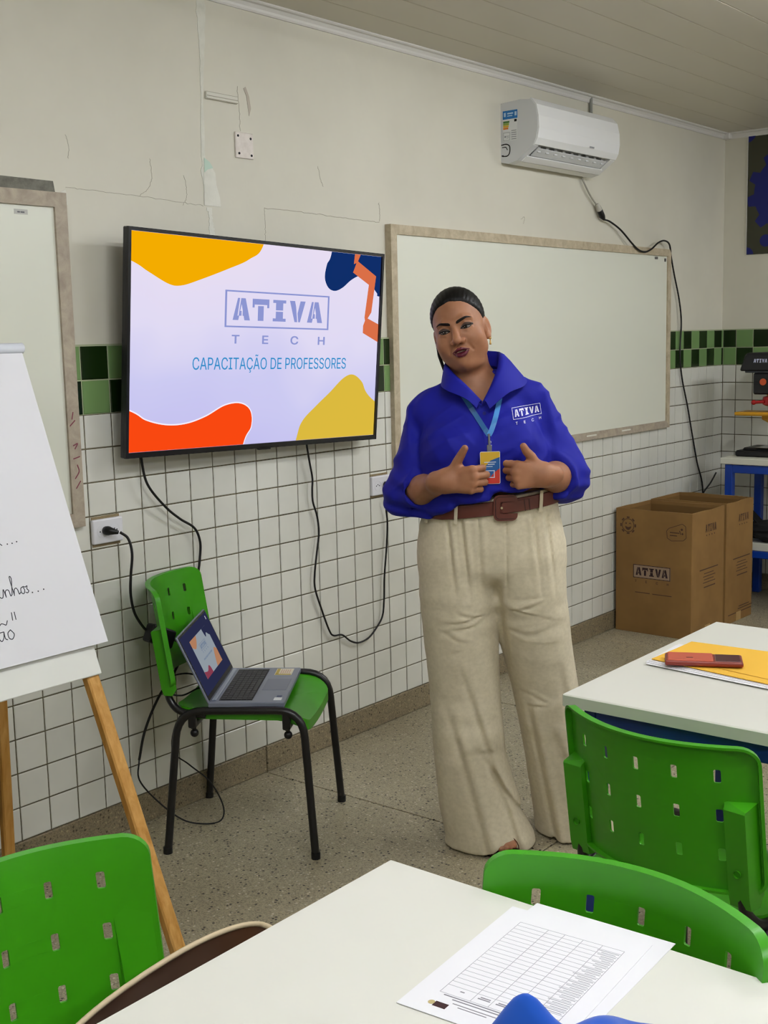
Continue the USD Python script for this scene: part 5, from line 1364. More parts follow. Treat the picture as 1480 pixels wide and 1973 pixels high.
def legs(p):
    d = S_ell(p, (0.0, 0.015, 0.94), (0.160, 0.095, 0.14))
    for k_, hip, kn, fo in ((-1, (-0.085, 0.0, 0.88), (-0.075, -0.02, 0.47), FOOT_L), (1, (0.085, 0.0, 0.88), (0.145, 0.01, 0.47), FOOT_R)):
        d = smin(d, S_cone(p, hip, kn, 0.072, 0.046), 0.02)
        d = smin(d, S_cone(p, kn, fo + [-0.03 if k_ < 0 else 0.0, 0.085, 0.10], 0.044, 0.032), 0.02)
        d = smin(d, foot(p, fo, 0.0), 0.015)
    return d
def upper(p):
    h_ = head(to_head(p))
    return smin(h_, trunk(p), 0.022)
def body_all(p):
    return smin(smin(trunk(p), arms(p), 0.02), legs(p), 0.04)
def boxed(f, lo, hi):
    lo, hi = np.asarray(lo), np.asarray(hi)
    return lambda p: np.maximum(f(p), np.max(np.maximum(lo - p, p - hi), axis=1))

pieces = []
pieces.append(sdf_mesh(boxed(upper, (-0.22, -0.2, 1.285), (0.14, 0.2, 1.8)), (-0.225, -0.17, 1.278), (0.145, 0.16, 1.74), 0.0023))
pieces.append(sdf_mesh(boxed(arms, (-0.31, -0.36, 1.0), (0.045, 0.05, 1.30)), (-0.315, -0.31, 1.02), (0.05, 0.055, 1.31), 0.0025))
pieces.append(sdf_mesh(boxed(arms, (-0.012, -0.36, 1.05), (0.29, 0.055, 1.30)), (-0.016, -0.31, 1.06), (0.295, 0.06, 1.31), 0.0025))
pieces.append(sdf_mesh(boxed(lambda p: foot(p, FOOT_L, 0.0), (-0.1, -0.3, 0), (0.2, 0.2, 0.16)), (-0.04, -0.19, 0), (0.11, 0.09, 0.17), 0.003))
def low_(p):
    return boxed(lambda q: smin(smin(trunk(q), arms(q) + 0.008, 0.01), legs(q), 0.04), (-0.4, -0.085, 0.0), (0.4, 0.3, 1.30))(p)
pieces.append(sdf_mesh(low_, (-0.36, -0.2, 0.0), (0.36, 0.22, 1.36), 0.012))
def as_manifold(m):
    return m3.Manifold(m3.Mesh(np.asarray(m.vertices, np.float32), np.asarray(m.faces, np.uint32)))
try:
    mans = [as_manifold(m) for m in pieces]
    if any(m.status() != m3.Error.NoError for m in mans):
        raise ValueError([str(m.status()) for m in mans])
    tot = mans[0]
    for m in mans[1:]:
        tot = tot + m
    body_mesh = tm(tot)
except Exception as e_:
    print('union failed', e_)
    body_mesh = join(pieces)

def skin_mat():
    n = {'g': ('texture_coordinate', {}), 'nz': ('noise_texture', {'scale': 28.0, 'detail': 4.0}), 'r': ('rgb_ramp', {'ramp': [(0.3, (0.285, 0.125, 0.062)), (0.7, (0.345, 0.158, 0.082))]}),
         'n2': ('noise_texture', {'scale': 420.0, 'detail': 3.0}), 'b': ('bump', {'strength': 0.12, 'distance': 0.001}),
         'p': ('principled_bsdf', {'roughness': 0.52, 'specular_ior_level': 0.35, 'subsurface_weight': 0.12, 'subsurface_radius': (1.0, 0.35, 0.2), 'subsurface_scale': 0.006})}
    return usdkit.material(stage, '/World/Looks/skin', n, [('g.object', 'nz.vector'), ('nz.fac', 'r.fac'), ('r.color', 'p.base_color'), ('g.object', 'n2.vector'), ('n2.fac', 'b.height'), ('b.normal', 'p.normal')], surface='p.BSDF')
skin = skin_mat()
person = thing('person', 'person in blue long-sleeved shirt and wide cream trousers, gesturing with both hands', 'person', matrix=MP)
obj('body', body_mesh, skin, person, True)

def conform(sh, f, frame=None, off=0.0004, th=0.0008, res=0.004, y0=-0.45, clip=None):
    """Thin closed patch of the flat shape (x, z) laid on the front of the field f; frame maps local points to the field's space."""
    polys = [np.array(g.exterior.coords[:-1]) for g in getattr(sh, 'geoms', [sh])] + [np.array(i.coords[:-1]) for g in getattr(sh, 'geoms', [sh]) for i in g.interiors]
    m = tm(m3.Manifold.extrude(m3.CrossSection(polys, m3.FillRule.EvenOdd), 0.001).refine_to_length(res))
    x, z, d = m.vertices[:, 0], m.vertices[:, 1], m.vertices[:, 2] / 0.001
    y = np.full(len(x), y0)
    for _ in range(70):
        y = y + 0.8 * f(np.stack([x, y, z], 1))
    P_ = np.stack([x, y - off - th * d, z], 1)
    m.vertices = P_
    if m.volume < 0:
        m.invert()
    return m

# face details, in the head's frame
def on_face(sh, name, m_, off, th=0.0005, parent=None, res=0.0025):
    q = conform(sh, head, off=off, th=th, res=res, y0=-0.135)
    q.vertices = from_head(q.vertices)
    if q.volume < 0:
        q.invert()
    return obj(name, q, m_, parent or person, True)
lip_m = mat('wine_lipstick', '#5a1428', 0.32, 0.5)
brow_m = mat('brow_hair', '#150d0a', 0.7, 0.2)
sclera = mat('eye_white', '#776d66', 0.25, 0.5)
iris_m = mat('dark_iris', '#1c0f0a', 0.15, 0.6)
lash_m = mat('eyelash_black', '#0b0807', 0.6, 0.2)
shadow_m = mat('eyeshadow', (0.085, 0.055, 0.045), 0.5, 0.4)
mouth_m = mat('mouth_dark', '#2a0d10', 0.5, 0.3)
teeth_m = mat('teeth', '#c9b9b0', 0.3, 0.5)
ul = curve2d([(x_ * 1.12, z_) for x_, z_ in [(-0.0245, -0.0635), (-0.014, -0.0570), (-0.0045, -0.0517), (0.0, -0.0535), (0.0045, -0.0517), (0.014, -0.0567), (0.0245, -0.0627), (0.014, -0.0623), (0.0, -0.0613), (-0.014, -0.0627)]], 5)
ll = curve2d([(x_ * 1.12, z_) for x_, z_ in [(-0.0225, -0.0650), (-0.012, -0.0663), (0.0, -0.0667), (0.012, -0.0660), (0.0225, -0.0643), (0.013, -0.0760), (0.0, -0.0807), (-0.013, -0.0763)]], 5)
on_face(Polygon(ul).buffer(0), 'upper_lip', lip_m, 0.0003)
on_face(Polygon(ll).buffer(0), 'lower_lip', lip_m, 0.0003)
on_face(Polygon(curve2d([(-0.019, -0.0640), (-0.008, -0.0620), (0.008, -0.0617), (0.019, -0.0635), (0.008, -0.0667), (-0.008, -0.0669)], 5)).buffer(0), 'mouth_opening', mouth_m, 0.0001)
on_face(Polygon(curve2d([(-0.012, -0.0635), (0, -0.0623), (0.013, -0.0631), (0.006, -0.0649), (-0.006, -0.0651)], 5)).buffer(0), 'teeth', teeth_m, 0.0004)
for s in (-1, 1):
    al = curve2d([(s * 0.0185, 0.0005), (s * 0.026, 0.0040), (s * 0.034, 0.0050), (s * 0.042, 0.0040), (s * 0.0480, 0.0018), (s * 0.041, -0.0014), (s * 0.033, -0.0024), (s * 0.025, -0.0018)], 6)
    ap = Polygon(al).buffer(0)
    on_face(Polygon(curve2d([(s * 0.0165, 0.004), (s * 0.024, 0.0100), (s * 0.034, 0.0140), (s * 0.045, 0.0120), (s * 0.0535, 0.006), (s * 0.044, 0.0030), (s * 0.033, 0.0042), (s * 0.024, 0.003)], 6)).buffer(0), 'eyeshadow', shadow_m, 0.0002)
    ey = on_face(ap, 'eye', sclera, 0.0003, res=0.0015)
    ir = Point(s * 0.0325 - 0.002, 0.0014).buffer(0.0060).intersection(ap)
    on_face(ir, 'iris', iris_m, 0.0009, 0.0004, ey, 0.0015)
    on_face(Point(s * 0.0325 - 0.0035, 0.0028).buffer(0.0009), 'catchlight', mat('eye_glint', '#e8e4e0', 0.1, 0.6), 0.0014, 0.0002, ey, 0.001)
    la = LineString(curve2d([(s * 0.0175, 0.0005), (s * 0.026, 0.0045), (s * 0.034, 0.0058), (s * 0.042, 0.0048), (s * 0.0515, 0.0036)], 6, False)).buffer(0.0018)
    on_face(la, 'lash_line', lash_m, 0.0010, 0.0008, None, 0.0015)
    lb_ = LineString(curve2d([(s * 0.020, -0.0012), (s * 0.026, -0.0024), (s * 0.034, -0.0028), (s * 0.042, -0.0018), (s * 0.047, 0.0010)], 6, False)).buffer(0.0008)
    on_face(lb_, 'lash_line', lash_m, 0.0008, 0.0005, None, 0.0015)
    br2 = Polygon(curve2d([(s * 0.0110, 0.0165), (s * 0.0118, 0.0240), (s * 0.027, 0.0290), (s * 0.041, 0.0310), (s * 0.0550, 0.0235), (s * 0.042, 0.0255), (s * 0.027, 0.0212)], 6)).buffer(0)
    on_face(br2, 'eyebrow', brow_m, 0.0004, 0.0008, None, 0.002)

# hair: combed back into a low ponytail
def hair_f(p):
    q = to_head(p)
    ang = np.arctan2(q[:, 0], q[:, 2] + 0.02)
    comb = 0.0004 * np.sin(ang * 60 + 3 * np.sin(q[:, 1] * 22)) + 0.0002 * np.sin(ang * 131 + 7 * q[:, 1] * 9)
    d = S_ell(q, (0, 0.014, 0.0360), (0.0808, 0.1035, 0.0900)) - comb
    pl = (0.72 * (q[:, 1] + 0.052) + 0.69 * (q[:, 2] - 0.020)) - 0.031 + 0.55 * (np.abs(q[:, 0]) / 0.075) ** 2.2 * 0.012
    pl = pl + 0.010 * (meshkit.noise(q * [55, 20, 20], 3) - 0.5)
    d = smax(d, -pl, 0.016)
    d = smax(d, -(q[:, 2] + 0.070), 0.01)
    tail = S_bend(q, [(-0.015, 0.098, 0.0), (-0.030, 0.108, -0.05), (-0.052, 0.070, -0.10), (-0.064, 0.035, -0.135), (-0.062, 0.015, -0.165)], [0.03, 0.026, 0.019, 0.012, 0.005], 0.01)
    d = smin(d, tail - 1.5 * comb, 0.012)
    d = smin(d, S_bend(q, [(-0.078, 0.00, -0.02), (-0.081, -0.010, -0.06), (-0.078, -0.012, -0.11), (-0.074, -0.012, -0.150)], [0.0052, 0.0052, 0.0048, 0.0030]), 0.004)
    return d
hair_m = usdkit.material(stage, '/World/Looks/black_hair', {'g': ('texture_coordinate', {}), 'm': ('mapping', {'scale': (160.0, 10.0, 60.0)}), 'nz': ('noise_texture', {'scale': 1.0, 'detail': 3.0}), 'b': ('bump', {'strength': 0.5, 'distance': 0.002}),
    'r': ('rgb_ramp', {'ramp': [(0.35, (0.0012, 0.001, 0.001)), (0.75, (0.005, 0.004, 0.0035))]}), 'p': ('principled_bsdf', {'roughness': 0.48, 'specular_ior_level': 0.2})},
    [('g.object', 'm.vector'), ('m.vector', 'nz.vector'), ('nz.fac', 'b.height'), ('b.normal', 'p.normal'), ('nz.fac', 'r.fac'), ('r.color', 'p.base_color')], surface='p.BSDF')
obj('hair', sdf_mesh(hair_f, (-0.27, -0.13, 1.37), (0.06, 0.19, 1.74), 0.0024), hair_m, person, True)
gold = mat('gold', '#d8b36a', 0.25, 0.5, metal=0.9)
for s in (-1, 1):
    c_ = from_head([[s * 0.079, 0.001, -0.052]])[0]
    obj('earring', [trimesh.creation.icosphere(2, 0.0042).apply_translation(c_), tube(c_ + np.array([[0, 0, -0.002], [0.001, 0, -0.010], [0.001, -0.001, -0.019]]), [0.0012, 0.002, 0.0030], 8)], gold, person, True)

# shirt
def cloth_noise(p, s, seed):
    return meshkit.noise(p * s, seed) - 0.5
def sleeve(p, sh_, el, cu, r0_, r1_, r2_):
    d = smin(S_cone(p, sh_, el, r0_, r1_), S_cone(p, el, cu, r1_, r2_), 0.035)
    ax = (cu - el) / np.linalg.norm(cu - el)
    t = (p - cu) @ ax
    roll = S_cone(p, cu - ax * 0.050, cu - ax * 0.006, r2_ + 0.0035, r2_ + 0.0045)
    d = smin(d, roll, 0.006)
    d = smax(d, t, 0.006)
    hole = np.maximum(S_cone(p, cu - ax * 0.06, cu + ax * 0.1, r2_ - 0.0075, r2_ - 0.0065), -(t + 0.035))
    return smax(d, -hole, 0.003)
def shirt_f(p):
    hem = np.interp(p[:, 0], [-0.22, -0.14, -0.105, -0.06, 0.0, 0.03, 0.09, 0.2], [1.030, 1.046, 1.075, 1.090, 1.103, 1.120, 1.126, 1.138]) + 0.003 * np.sin(p[:, 0] * 45 + 1)
    d = smax(torso(p), hem - p[:, 2], 0.022)
    a = sleeve(p, SHR, ELR, CUR, 0.066, 0.0715, 0.0575)
    b_ = sleeve(p, SHL, ELL, CUL, 0.066, 0.0725, 0.0570)
    ar = smin(a, b_, 0.02)
    d = smin(d, ar, 0.022)
    # folds
    u = p @ np.array([0.80, 0.30, 0.52])
    w = p @ np.array([-0.52, 0.1, 0.85])
    f1_ = np.abs(meshkit.noise(np.stack([u * 9, w * 26, p[:, 1] * 8], 1), 11) - 0.5)
    f2_ = np.abs(meshkit.noise(np.stack([u * 24, w * 9, p[:, 1] * 9], 1), 23) - 0.5)
    f3_ = meshkit.noise(np.stack([p[:, 0] * 16, p[:, 1] * 16, p[:, 2] * 13], 1), 5) - 0.5
    low = np.clip((1.22 - p[:, 2]) / 0.15, 0, 1)
    d = d + 0.020 * (f1_ - 0.22) + 0.011 * (f2_ - 0.22) + 0.010 * f3_
    # creases under the bust and at the elbows
    d = d + 0.0035 * low * np.sin((p[:, 2] + 0.25 * p[:, 0]) * 120 + 4 * f3_)
    # open neck
    q = p - np.array([-0.046, 0.028, 1.45])
    d = smax(d, -S_cone(p, (-0.046, 0.028, 1.40), (-0.085, 0.02, 1.54), 0.066, 0.068), 0.008)
    vx = np.abs(p[:, 0] + 0.020)
    wedge = vx * 0.80 - (p[:, 2] - 1.368) * 0.62
    wedge = np.maximum(wedge, p[:, 1] + 0.01)
    return smax(d, -wedge, 0.005)
shirt_m = mat('blue_shirt_cloth', (0.0065, 0.009, 0.27), 0.7, 0.22, bump=(700, 0.12, 0.0006))
shirt = obj('shirt', sdf_mesh(shirt_f, (-0.37, -0.22, 1.03), (0.33, 0.17, 1.47), 0.0042), shirt_m, person, True)

# collar: a stand around the neck whose leaves fall outwards
ST = np.array([[(-.020, -.116, 1.372), (-.020, -.122, 1.380), (-.036, -.132, 1.362)], [(-.062, -.098, 1.405), (-.064, -.100, 1.426), (-.068, -.128, 1.390)], [(-.105, -.055, 1.440), (-.110, -.058, 1.468), (-.124, -.096, 1.414)],
               [(-.120, .005, 1.462), (-.128, .0, 1.493), (-.141, -.016, 1.430)], [(-.095, .07, 1.475), (-.10, .075, 1.513), (-.115, .103, 1.450)], [(-.035, .095, 1.48), (-.035, .10, 1.523), (-.035, .135, 1.460)],
               [(.025, .065, 1.475), (.028, .07, 1.520), (.068, .092, 1.450)], [(.035, .01, 1.455), (.031, .005, 1.515), (.110, .0, 1.438)], [(.024, -.05, 1.43), (.027, -.052, 1.477), (.103, -.055, 1.420)],
               [(.004, -.095, 1.400), (.006, -.100, 1.424), (.056, -.112, 1.402)], [(-.018, -.116, 1.372), (-.017, -.122, 1.380), (.002, -.134, 1.360)]])
B_, T_, F_ = (spline(ST[:, k], 8) for k in range(3))
Mi = T_ * 0.55 + F_ * 0.45 + np.array([0, 0, 0.009])
rows__ = [B_, B_ * 0.4 + T_ * 0.6, T_, T_ * 0.8 + F_ * 0.2 + np.array([0, 0, 0.0075]), Mi, F_]
col = shell(np.array(rows__), 0.0028)
if col.volume < 0:
    col.invert()
obj('collar', col, shirt_m, shirt, 50)

# front placket, buttons, chest print
def xfront(z):
    return np.interp(z, [1.08, 1.2, 1.37], [0.034, 0.012, -0.018])
zs_ = np.linspace(1.14, 1.368, 14)
plk = Polygon([(xfront(z) - 0.014, z) for z in zs_] + [(xfront(z) + 0.014, z) for z in zs_[::-1]])
obj('placket', conform(plk, shirt_f, off=0.0006, th=0.0014, res=0.008), shirt_m, shirt, 40)
btn = mat('shirt_button', '#1a1c70', 0.3, 0.5)
for z in (1.345, 1.265, 1.185):
    obj('button', conform(Point(xfront(z), z).buffer(0.0052, quad_segs=4), shirt_f, off=0.0022, th=0.0012, res=0.004), btn, shirt, 40)
lg = ativa_logo(0.086)
lg = affinity.rotate(lg, 7, origin=(0, 0))
lg = affinity.translate(lg, 0.070, 1.326)
obj('chest_print', conform(lg.simplify(0.0001), shirt_f, off=0.0006, th=0.0006, res=0.006), mat('white_print', '#e6e6f4', 0.6, 0.3), shirt)

# lanyard and badge
lan = mat('lanyard_satin', '#4f93d6', 0.32, 0.5, sheen=0.2)
def strap(pts, w):
    return LineString(curve2d(pts, 8, False)).buffer(w / 2, cap_style=2)
knot = (-0.001, 1.285)
l1 = conform(strap([(-0.086, 1.412), (-0.075, 1.396), (-0.045, 1.350), (-0.015, 1.305), knot], 0.0145), shirt_f, off=0.002, th=0.0012, res=0.006)
l2 = conform(strap([(0.040, 1.43), (0.035, 1.40), (0.022, 1.345), (0.008, 1.302), knot], 0.0145), shirt_f, off=0.0034, th=0.0012, res=0.006)
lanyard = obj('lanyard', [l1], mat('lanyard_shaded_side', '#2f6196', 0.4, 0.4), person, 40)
obj('front_strap', l2, lan, lanyard, 40)
yk = shirt_f(np.array([[0.02, -0.16, 1.24]]))
def front_y(x, z):
    y = np.array([-0.45])
    for _ in range(70):
        y = y + 0.8 * shirt_f(np.array([[x, y[0], z]]))
    return y[0]
yf = front_y(0.0, 1.262)
obj('clip', [cyl((-0.001, yf - 0.006, 1.290), (0.0, yf - 0.008, 1.255), 0.0032, 8), cham(-0.007, yf - 0.011, 1.236, 0.007, yf - 0.005, 1.258, 0.001)], mat('clip_metal', '#8d8f96', 0.3, 0.5, metal=0.8), lanyard, 40)
bx0, bz0, bw_, bh_ = -0.0275, 1.146, 0.058, 0.094
yb = min(front_y(x, z) for x in (-0.025, 0.0, 0.028) for z in (1.15, 1.19, 1.235)) - 0.003
def bdg(sh, k, th=0.0004):
    return to_plane(flat(sh, th), (bx0, yb - 0.0005 * k, bz0), (1, 0, 0.02), (0, 0, 1))
bd = obj('badge', bdg(rrect(0, 0, bw_, bh_, 0.004), 0, 0.0016), mat('badge_white', '#d9d9de', 0.35, 0.5), lanyard)
clipc = rrect(0.0015, 0.0015, bw_ - 0.0015, bh_ - 0.0015, 0.003)
obj('badge_blue', bdg(clipc, 4), mat('badge_blue', '#1f5a9e', 0.35, 0.5), lanyard)
obj('badge_yellow', bdg(Polygon([(0, bh_), (bw_, bh_), (bw_, 0.078), (0.03, 0.068), (0.014, 0.05), (0, 0.045)]).intersection(clipc), 5), mat('badge_yellow', '#d3ab33', 0.35, 0.5), lanyard)
obj('badge_red', bdg(Polygon(curve2d([(-0.01, -0.01), (-0.005, 0.012), (0.012, 0.014), (0.028, 0.02), (0.042, 0.034), (0.065, 0.044), (0.07, -0.01)], 6)).buffer(0).intersection(clipc), 5), mat('badge_red', '#c8382c', 0.35, 0.5), lanyard)
obj('badge_text', bdg(unary_union([sbox(0.012, 0.062, 0.046, 0.0645), sbox(0.022, 0.056, 0.042, 0.0585), sbox(0.012, 0.050, 0.036, 0.0520), sbox(0.016, 0.018, 0.042, 0.040).difference(sbox(0.0185, 0.0205, 0.0395, 0.0375))]), 6), mat('badge_print', '#cfd8ea', 0.4, 0.4), lanyard)

# trousers
LEGA = [(0.0, -0.012, -0.045, 0.142, 0.122), (0.035, -0.014, -0.045, 0.137, 0.120), (0.12, -0.044, -0.038, 0.124, 0.112), (0.30, -0.070, -0.025, 0.112, 0.106), (0.48, -0.080, -0.018, 0.109, 0.104), (0.62, -0.090, -0.014, 0.114, 0.118), (0.78, -0.098, -0.012, 0.122, 0.136), (0.92, -0.092, -0.004, 0.128, 0.142), (1.0, -0.08, 0.0, 0.12, 0.125)]
LEGB = [(0.004, 0.268, 0.055, 0.130, 0.122), (0.05, 0.262, 0.055, 0.127, 0.120), (0.13, 0.244, 0.050, 0.122, 0.112), (0.30, 0.205, 0.036, 0.113, 0.106), (0.48, 0.166, 0.022, 0.107, 0.104), (0.62, 0.138, 0.004, 0.112, 0.118), (0.78, 0.112, -0.006, 0.120, 0.136), (0.92, 0.098, -0.004, 0.128, 0.142), (1.0, 0.085, 0.0, 0.12, 0.125)]
HIPS = [(0.74, 0.0, 0.0, 0.150, 0.075), (0.82, 0.0, 0.0, 0.200, 0.132), (0.88, 0.002, 0.0, 0.222, 0.150), (0.95, 0.002, 0.0, 0.224, 0.156), (1.01, 0.0, -0.002, 0.214, 0.153), (1.055, 0.0, -0.004, 0.207, 0.150), (1.135, 0.0, -0.006, 0.204, 0.149)]
def trousers_f(p):
    a = S_prof(p, LEGA, 0.004)
    b_ = S_prof(p, LEGB, 0.004)
    up = np.clip((p[:, 2] - 0.68) / 0.2, 0, 1)
    d = smin(a, b_, 0.006)
    h_ = S_prof(p, HIPS, 0.004)
    h_ = smax(h_, 0.835 - p[:, 2], 0.05)
    d = smin(d, h_, 0.022)
    d = d + 0.011 * np.exp(-((p[:, 0] - 0.022 - 0.10 * (0.82 - p[:, 2])) / 0.009) ** 2) * np.clip((0.86 - p[:, 2]) / 0.07, 0, 1) * np.clip(-p[:, 1] / 0.05, 0, 1) * np.clip((p[:, 2] - 0.55) / 0.05, 0, 1)
    # hang-folds down the legs
    legx = np.where(p[:, 0] < np.interp(p[:, 2], [0, 0.5, 1.0], [0.125, 0.045, 0.0]), p[:, 0] + 0.05, p[:, 0] - 0.19)
    lo2 = np.clip((0.75 - p[:, 2]) / 0.75, 0, 1)
    n1 = meshkit.noise(np.stack([p[:, 0] * 15 + 0.8 * p[:, 2], p[:, 1] * 12, p[:, 2] * 2.0], 1), 31) - 0.5
    n2 = meshkit.noise(np.stack([p[:, 0] * 9, p[:, 1] * 9, p[:, 2] * 30], 1), 41) - 0.5
    n3 = meshkit.noise(np.stack([p[:, 0] * 40, p[:, 1] * 30, p[:, 2] * 34], 1), 47) - 0.5
    thigh = np.exp(-((p[:, 2] - 0.74) / 0.10) ** 2)
    knee = np.exp(-((p[:, 2] - 0.36) / 0.09) ** 2)
    front = np.clip(-p[:, 1] / 0.05, 0, 1)
    for ax0, ay0, bx0_, by0, am, wd in ((-0.10, 0.60, 0.075, 0.02, 0.010, 0.020), (-0.15, 0.50, -0.02, 0.02, 0.008, 0.022), (-0.05, 0.34, 0.09, 0.10, 0.009, 0.016), (0.10, 0.50, 0.19, 0.02, 0.010, 0.018), (0.17, 0.40, 0.30, 0.06, 0.011, 0.024), (0.20, 0.60, 0.25, 0.30, 0.007, 0.02)):
        # long folds fanning out towards the hems
        tz = (p[:, 2] - ay0) / (by0 - ay0)
        e = p[:, 0] - (ax0 + (bx0_ - ax0) * tz)
        gate = np.clip(tz / 0.35, 0, 1) * np.clip((1.15 - tz) / 0.15, 0, 1) * front
        d = d + gate * am * (np.exp(-(e / (wd * 0.55)) ** 2) - 0.9 * np.exp(-((e - wd) / wd) ** 2))
    d = d + (0.005 + 0.018 * lo2) * n1 + (0.0015 + 0.005 * thigh + 0.005 * knee) * n2 * front + 0.0012 * n3
    n4 = meshkit.noise(np.stack([p[:, 0] * 16, p[:, 1] * 8, p[:, 2] * 22], 1), 59) - 0.25
    # drag lines across the thighs
    for cx_, zk, am, wd in ((-0.095, 0.765, 0.0026, 0.06), (-0.085, 0.745, 0.0034, 0.07), (-0.09, 0.722, 0.0036, 0.065), (-0.075, 0.700, 0.0030, 0.06), (-0.10, 0.672, 0.0024, 0.05), (-0.07, 0.640, 0.0018, 0.05),
                            (0.115, 0.790, 0.0026, 0.06), (0.105, 0.768, 0.0034, 0.07), (0.115, 0.742, 0.0036, 0.075), (0.125, 0.712, 0.0034, 0.06), (0.11, 0.690, 0.0024, 0.06), (0.14, 0.660, 0.0018, 0.05), (0.15, 0.47, 0.0030, 0.05), (0.16, 0.445, 0.0035, 0.05)):
        e = p[:, 2] - zk - 1.1 * (p[:, 0] - cx_) ** 2 - (0.35 * math.sin(zk * 91)) * (p[:, 0] - cx_) - 0.03 * n2
        d = d + front * np.exp(-((p[:, 0] - cx_) / wd) ** 2) * am * np.clip(2.6 * n4, 0, 1.3) * (np.exp(-(e / 0.0045) ** 2) - 0.8 * np.exp(-((e - 0.010) / 0.006) ** 2))
    # pleats below the waistband
    pl_ = np.clip((p[:, 2] - 0.78) / 0.14, 0, 1) * np.clip((1.050 - p[:, 2]) / 0.02, 0, 1) * np.clip(-p[:, 1] / 0.04, 0, 1)
    for x0_, sgn in ((-0.128, 1), (-0.086, 1), (0.128, -1), (0.168, -1), (-0.035, 0.6)):
        e = p[:, 0] - x0_ + 0.10 * sgn * (1.04 - p[:, 2]) * (1 if x0_ < 0 else -1) * np.sign(x0_) * sgn
        st = 0.5 if abs(sgn) < 1 else 1.0
        d = d + st * pl_ * (0.0085 * np.exp(-(e / 0.0048) ** 2) - 0.0055 * np.exp(-((e - 0.013 * np.sign(sgn)) / 0.008) ** 2))
    # fly and its fold
    e = p[:, 0] - 0.047
    d = d + np.clip((p[:, 2] - 0.80) / 0.05, 0, 1) * np.clip(-p[:, 1] / 0.05, 0, 1) * np.clip((1.04 - p[:, 2]) / 0.01, 0, 1) * (0.004 * np.exp(-(e / 0.003) ** 2) - 0.0018 * np.exp(-((e - 0.014) / 0.012) ** 2))
    # knee break of the front leg
    d = d + 0.004 * np.exp(-((p[:, 2] - (0.315 + 0.05 * p[:, 0])) / 0.008) ** 2) * np.exp(-((p[:, 0] + 0.02) / 0.045) ** 2) * (p[:, 1] < -0.03)
    d = smax(d, p[:, 2] - (1.098 + 0.117 * np.clip(p[:, 0], -0.14, 0.2)), 0.003)
    # waistband seam
    d = d + 0.0022 * np.exp(-((p[:, 2] - (1.038 + 0.10 * p[:, 0])) / 0.003) ** 2)
    # crease at the hem where the toes look out
    d = smax(d, -(p[:, 2] - 0.004 - 0.030 * np.exp(-((p[:, 0] - 0.035) / 0.035) ** 2) * (p[:, 1] < -0.05) - 0.008 * np.abs(n1)), 0.003)
    return d
linen = usdkit.material(stage, '/World/Looks/cream_linen', {'g': ('texture_coordinate', {}), 'm': ('mapping', {'scale': (900.0, 900.0, 900.0)}), 'w': ('noise_texture', {'scale': 1.0, 'detail': 2.0}), 'm2': ('mapping', {'scale': (70.0, 70.0, 90.0)}), 'w2': ('noise_texture', {'scale': 1.0, 'detail': 5.0}),
    'r': ('rgb_ramp', {'ramp': [(0.3, (0.60, 0.535, 0.385)), (0.7, (0.68, 0.61, 0.45))]}), 'ad': ('math', {'math_type': 'add'}), 'b': ('bump', {'strength': 0.16, 'distance': 0.0010}), 'p': ('principled_bsdf', {'roughness': 0.85, 'specular_ior_level': 0.2, 'sheen_weight': 0.1})},
    [('g.object', 'm.vector'), ('m.vector', 'w.vector'), ('g.object', 'm2.vector'), ('m2.vector', 'w2.vector'), ('w2.fac', 'r.fac'), ('r.color', 'p.base_color'), ('w.fac', 'ad.value1'), ('w2.fac', 'ad.value2'), ('ad.value', 'b.height'), ('b.normal', 'p.normal')], surface='p.BSDF')
trs = obj('trousers', sdf_mesh(trousers_f, (-0.27, -0.23, -0.01), (0.43, 0.24, 1.125), 0.0048), linen, person, True)

# belt and its covered buckle
def belt_f(p):
    return S_prof(p, HIPS, 0.004) - 0.003
def zb_(x):
    return 1.070 + 0.13 * np.clip(x, -0.14, 0.2) * 0.9
leather = mat('brown_leather', '#5a2a20', 0.42, 0.45, bump=(300, 0.15, 0.001))
leather_d = mat('brown_leather_edge', '#331510', 0.5, 0.4)
ths = np.linspace(0, 2 * PI, 97)[:-1]
Pb = []
for dz, dr in ((-0.0205, 0.002), (-0.019, 0.0062), (0.019, 0.0062), (0.0205, 0.002)):
    row = []
    for a_ in ths:
        x = 0.2105 * math.cos(a_); y = -0.004 + 0.1545 * math.sin(a_)
        nx_, ny_ = math.cos(a_) / 0.2105, math.sin(a_) / 0.1545
        nn = math.hypot(nx_, ny_)
        row.append((x + nx_ / nn * dr, y + ny_ / nn * dr, zb_(x) + dz))
    Pb.append(row)
bm = grid(np.array(Pb), closed_v=True)
if np.dot(np.cross(bm.triangles[0][1] - bm.triangles[0][0], bm.triangles[0][2] - bm.triangles[0][0]), bm.triangles[0].mean(0) * [1, 1, 0]) < 0:
    bm.invert()
belt = obj('belt', bm, leather, person, 40)
def belt_surf(p):
    return S_prof(p, [(z, cx, cy, rx + 0.0098, ry + 0.0112) for z, cx, cy, rx, ry in HIPS], 0.004)
bz = float(zb_(0.046))
buck = rrect(0.010, bz - 0.040, 0.080, bz + 0.036, 0.016).difference(rrect(0.028, bz - 0.019, 0.09, bz + 0.016, 0.008))
obj('buckle', conform(buck, belt_surf, off=0.001, th=0.006, res=0.006), leather, belt, 40)
obj('buckle_groove', conform(rrect(0.0145, bz - 0.0355, 0.078, bz + 0.0315, 0.013).difference(rrect(0.017, bz - 0.033, 0.083, bz + 0.029, 0.011)), belt_surf, off=0.0071, th=0.0004, res=0.006), leather_d, belt, 40)
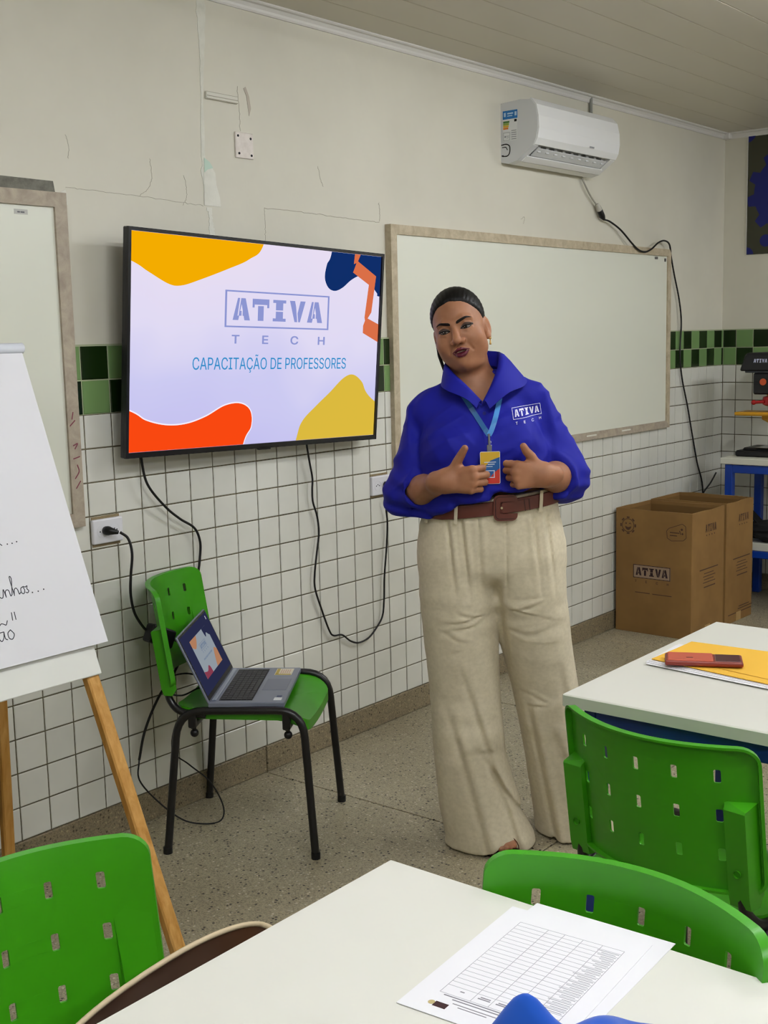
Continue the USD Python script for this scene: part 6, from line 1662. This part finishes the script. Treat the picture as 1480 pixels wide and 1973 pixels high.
obj('belt_tip', conform(affinity.rotate(rrect(0.034, bz - 0.017, 0.125, bz + 0.014, 0.007), 5, origin=(0.046, bz)), belt_surf, off=0.0008, th=0.003, res=0.006), leather, belt, 40)
for x in (0.100, 0.114):
    obj('keeper_edge', conform(affinity.rotate(sbox(x, bz - 0.018, x + 0.0025, bz + 0.017), 5, origin=(0.046, bz)), belt_surf, off=0.0038, th=0.001, res=0.006), leather_d, belt, 40)
obj('buckle_pin', conform(Point(0.034, bz - 0.002).buffer(0.0035, quad_segs=4), belt_surf, off=0.004, th=0.002, res=0.003), mat('pin_brass', '#d8c7a4', 0.3, 0.5, metal=0.8), belt, 40)
for x in (-0.100, 0.150, -0.19):
    z = float(zb_(x))
    obj('belt_loop', conform(affinity.rotate(rrect(x - 0.005, z - 0.034, x + 0.005, z + 0.030, 0.003), -3, origin=(x, z)), belt_surf, off=0.0005, th=0.003, res=0.006), linen, trs, 40)

# sandals
sole_m = mat('sandal_brown', '#3a221a', 0.5, 0.4)
for c_ in (FOOT_L, FOOT_R):
    so = Polygon(curve2d([(0.0, -0.112), (-0.030, -0.108), (-0.045, -0.07), (-0.038, 0.0), (-0.034, 0.09), (0.0, 0.125), (0.034, 0.09), (0.040, 0.0), (0.046, -0.06), (0.030, -0.098)], 6))
    obj('sandal_sole', flat(so, 0.018).apply_translation(c_ + [0, 0, 0.0005]), sole_m, person, 40)
    arc = [(c_[0] + 0.047 * math.cos(a_), c_[1] - 0.055, 0.016 + 0.047 * math.sin(a_) * 0.95) for a_ in np.linspace(0, PI, 13)]
    bnd = np.array([[np.array(p_) + [0, dy, 0] for p_ in arc] for dy in (-0.012, 0.012)])
    sb = shell(bnd, 0.003)
    if sb.volume < 0:
        sb.invert()
    obj('sandal_strap', sb, mat('sandal_strap_brown', '#5a3324', 0.4, 0.4), person, 40)
    for x in (-0.016, 0.012):
        obj('strap_stone', trimesh.creation.icosphere(1, 0.0042).apply_translation([c_[0] + x, c_[1] - 0.07, 0.062]), mat('strap_pearl', '#cfc3b6', 0.25, 0.5), person, True)
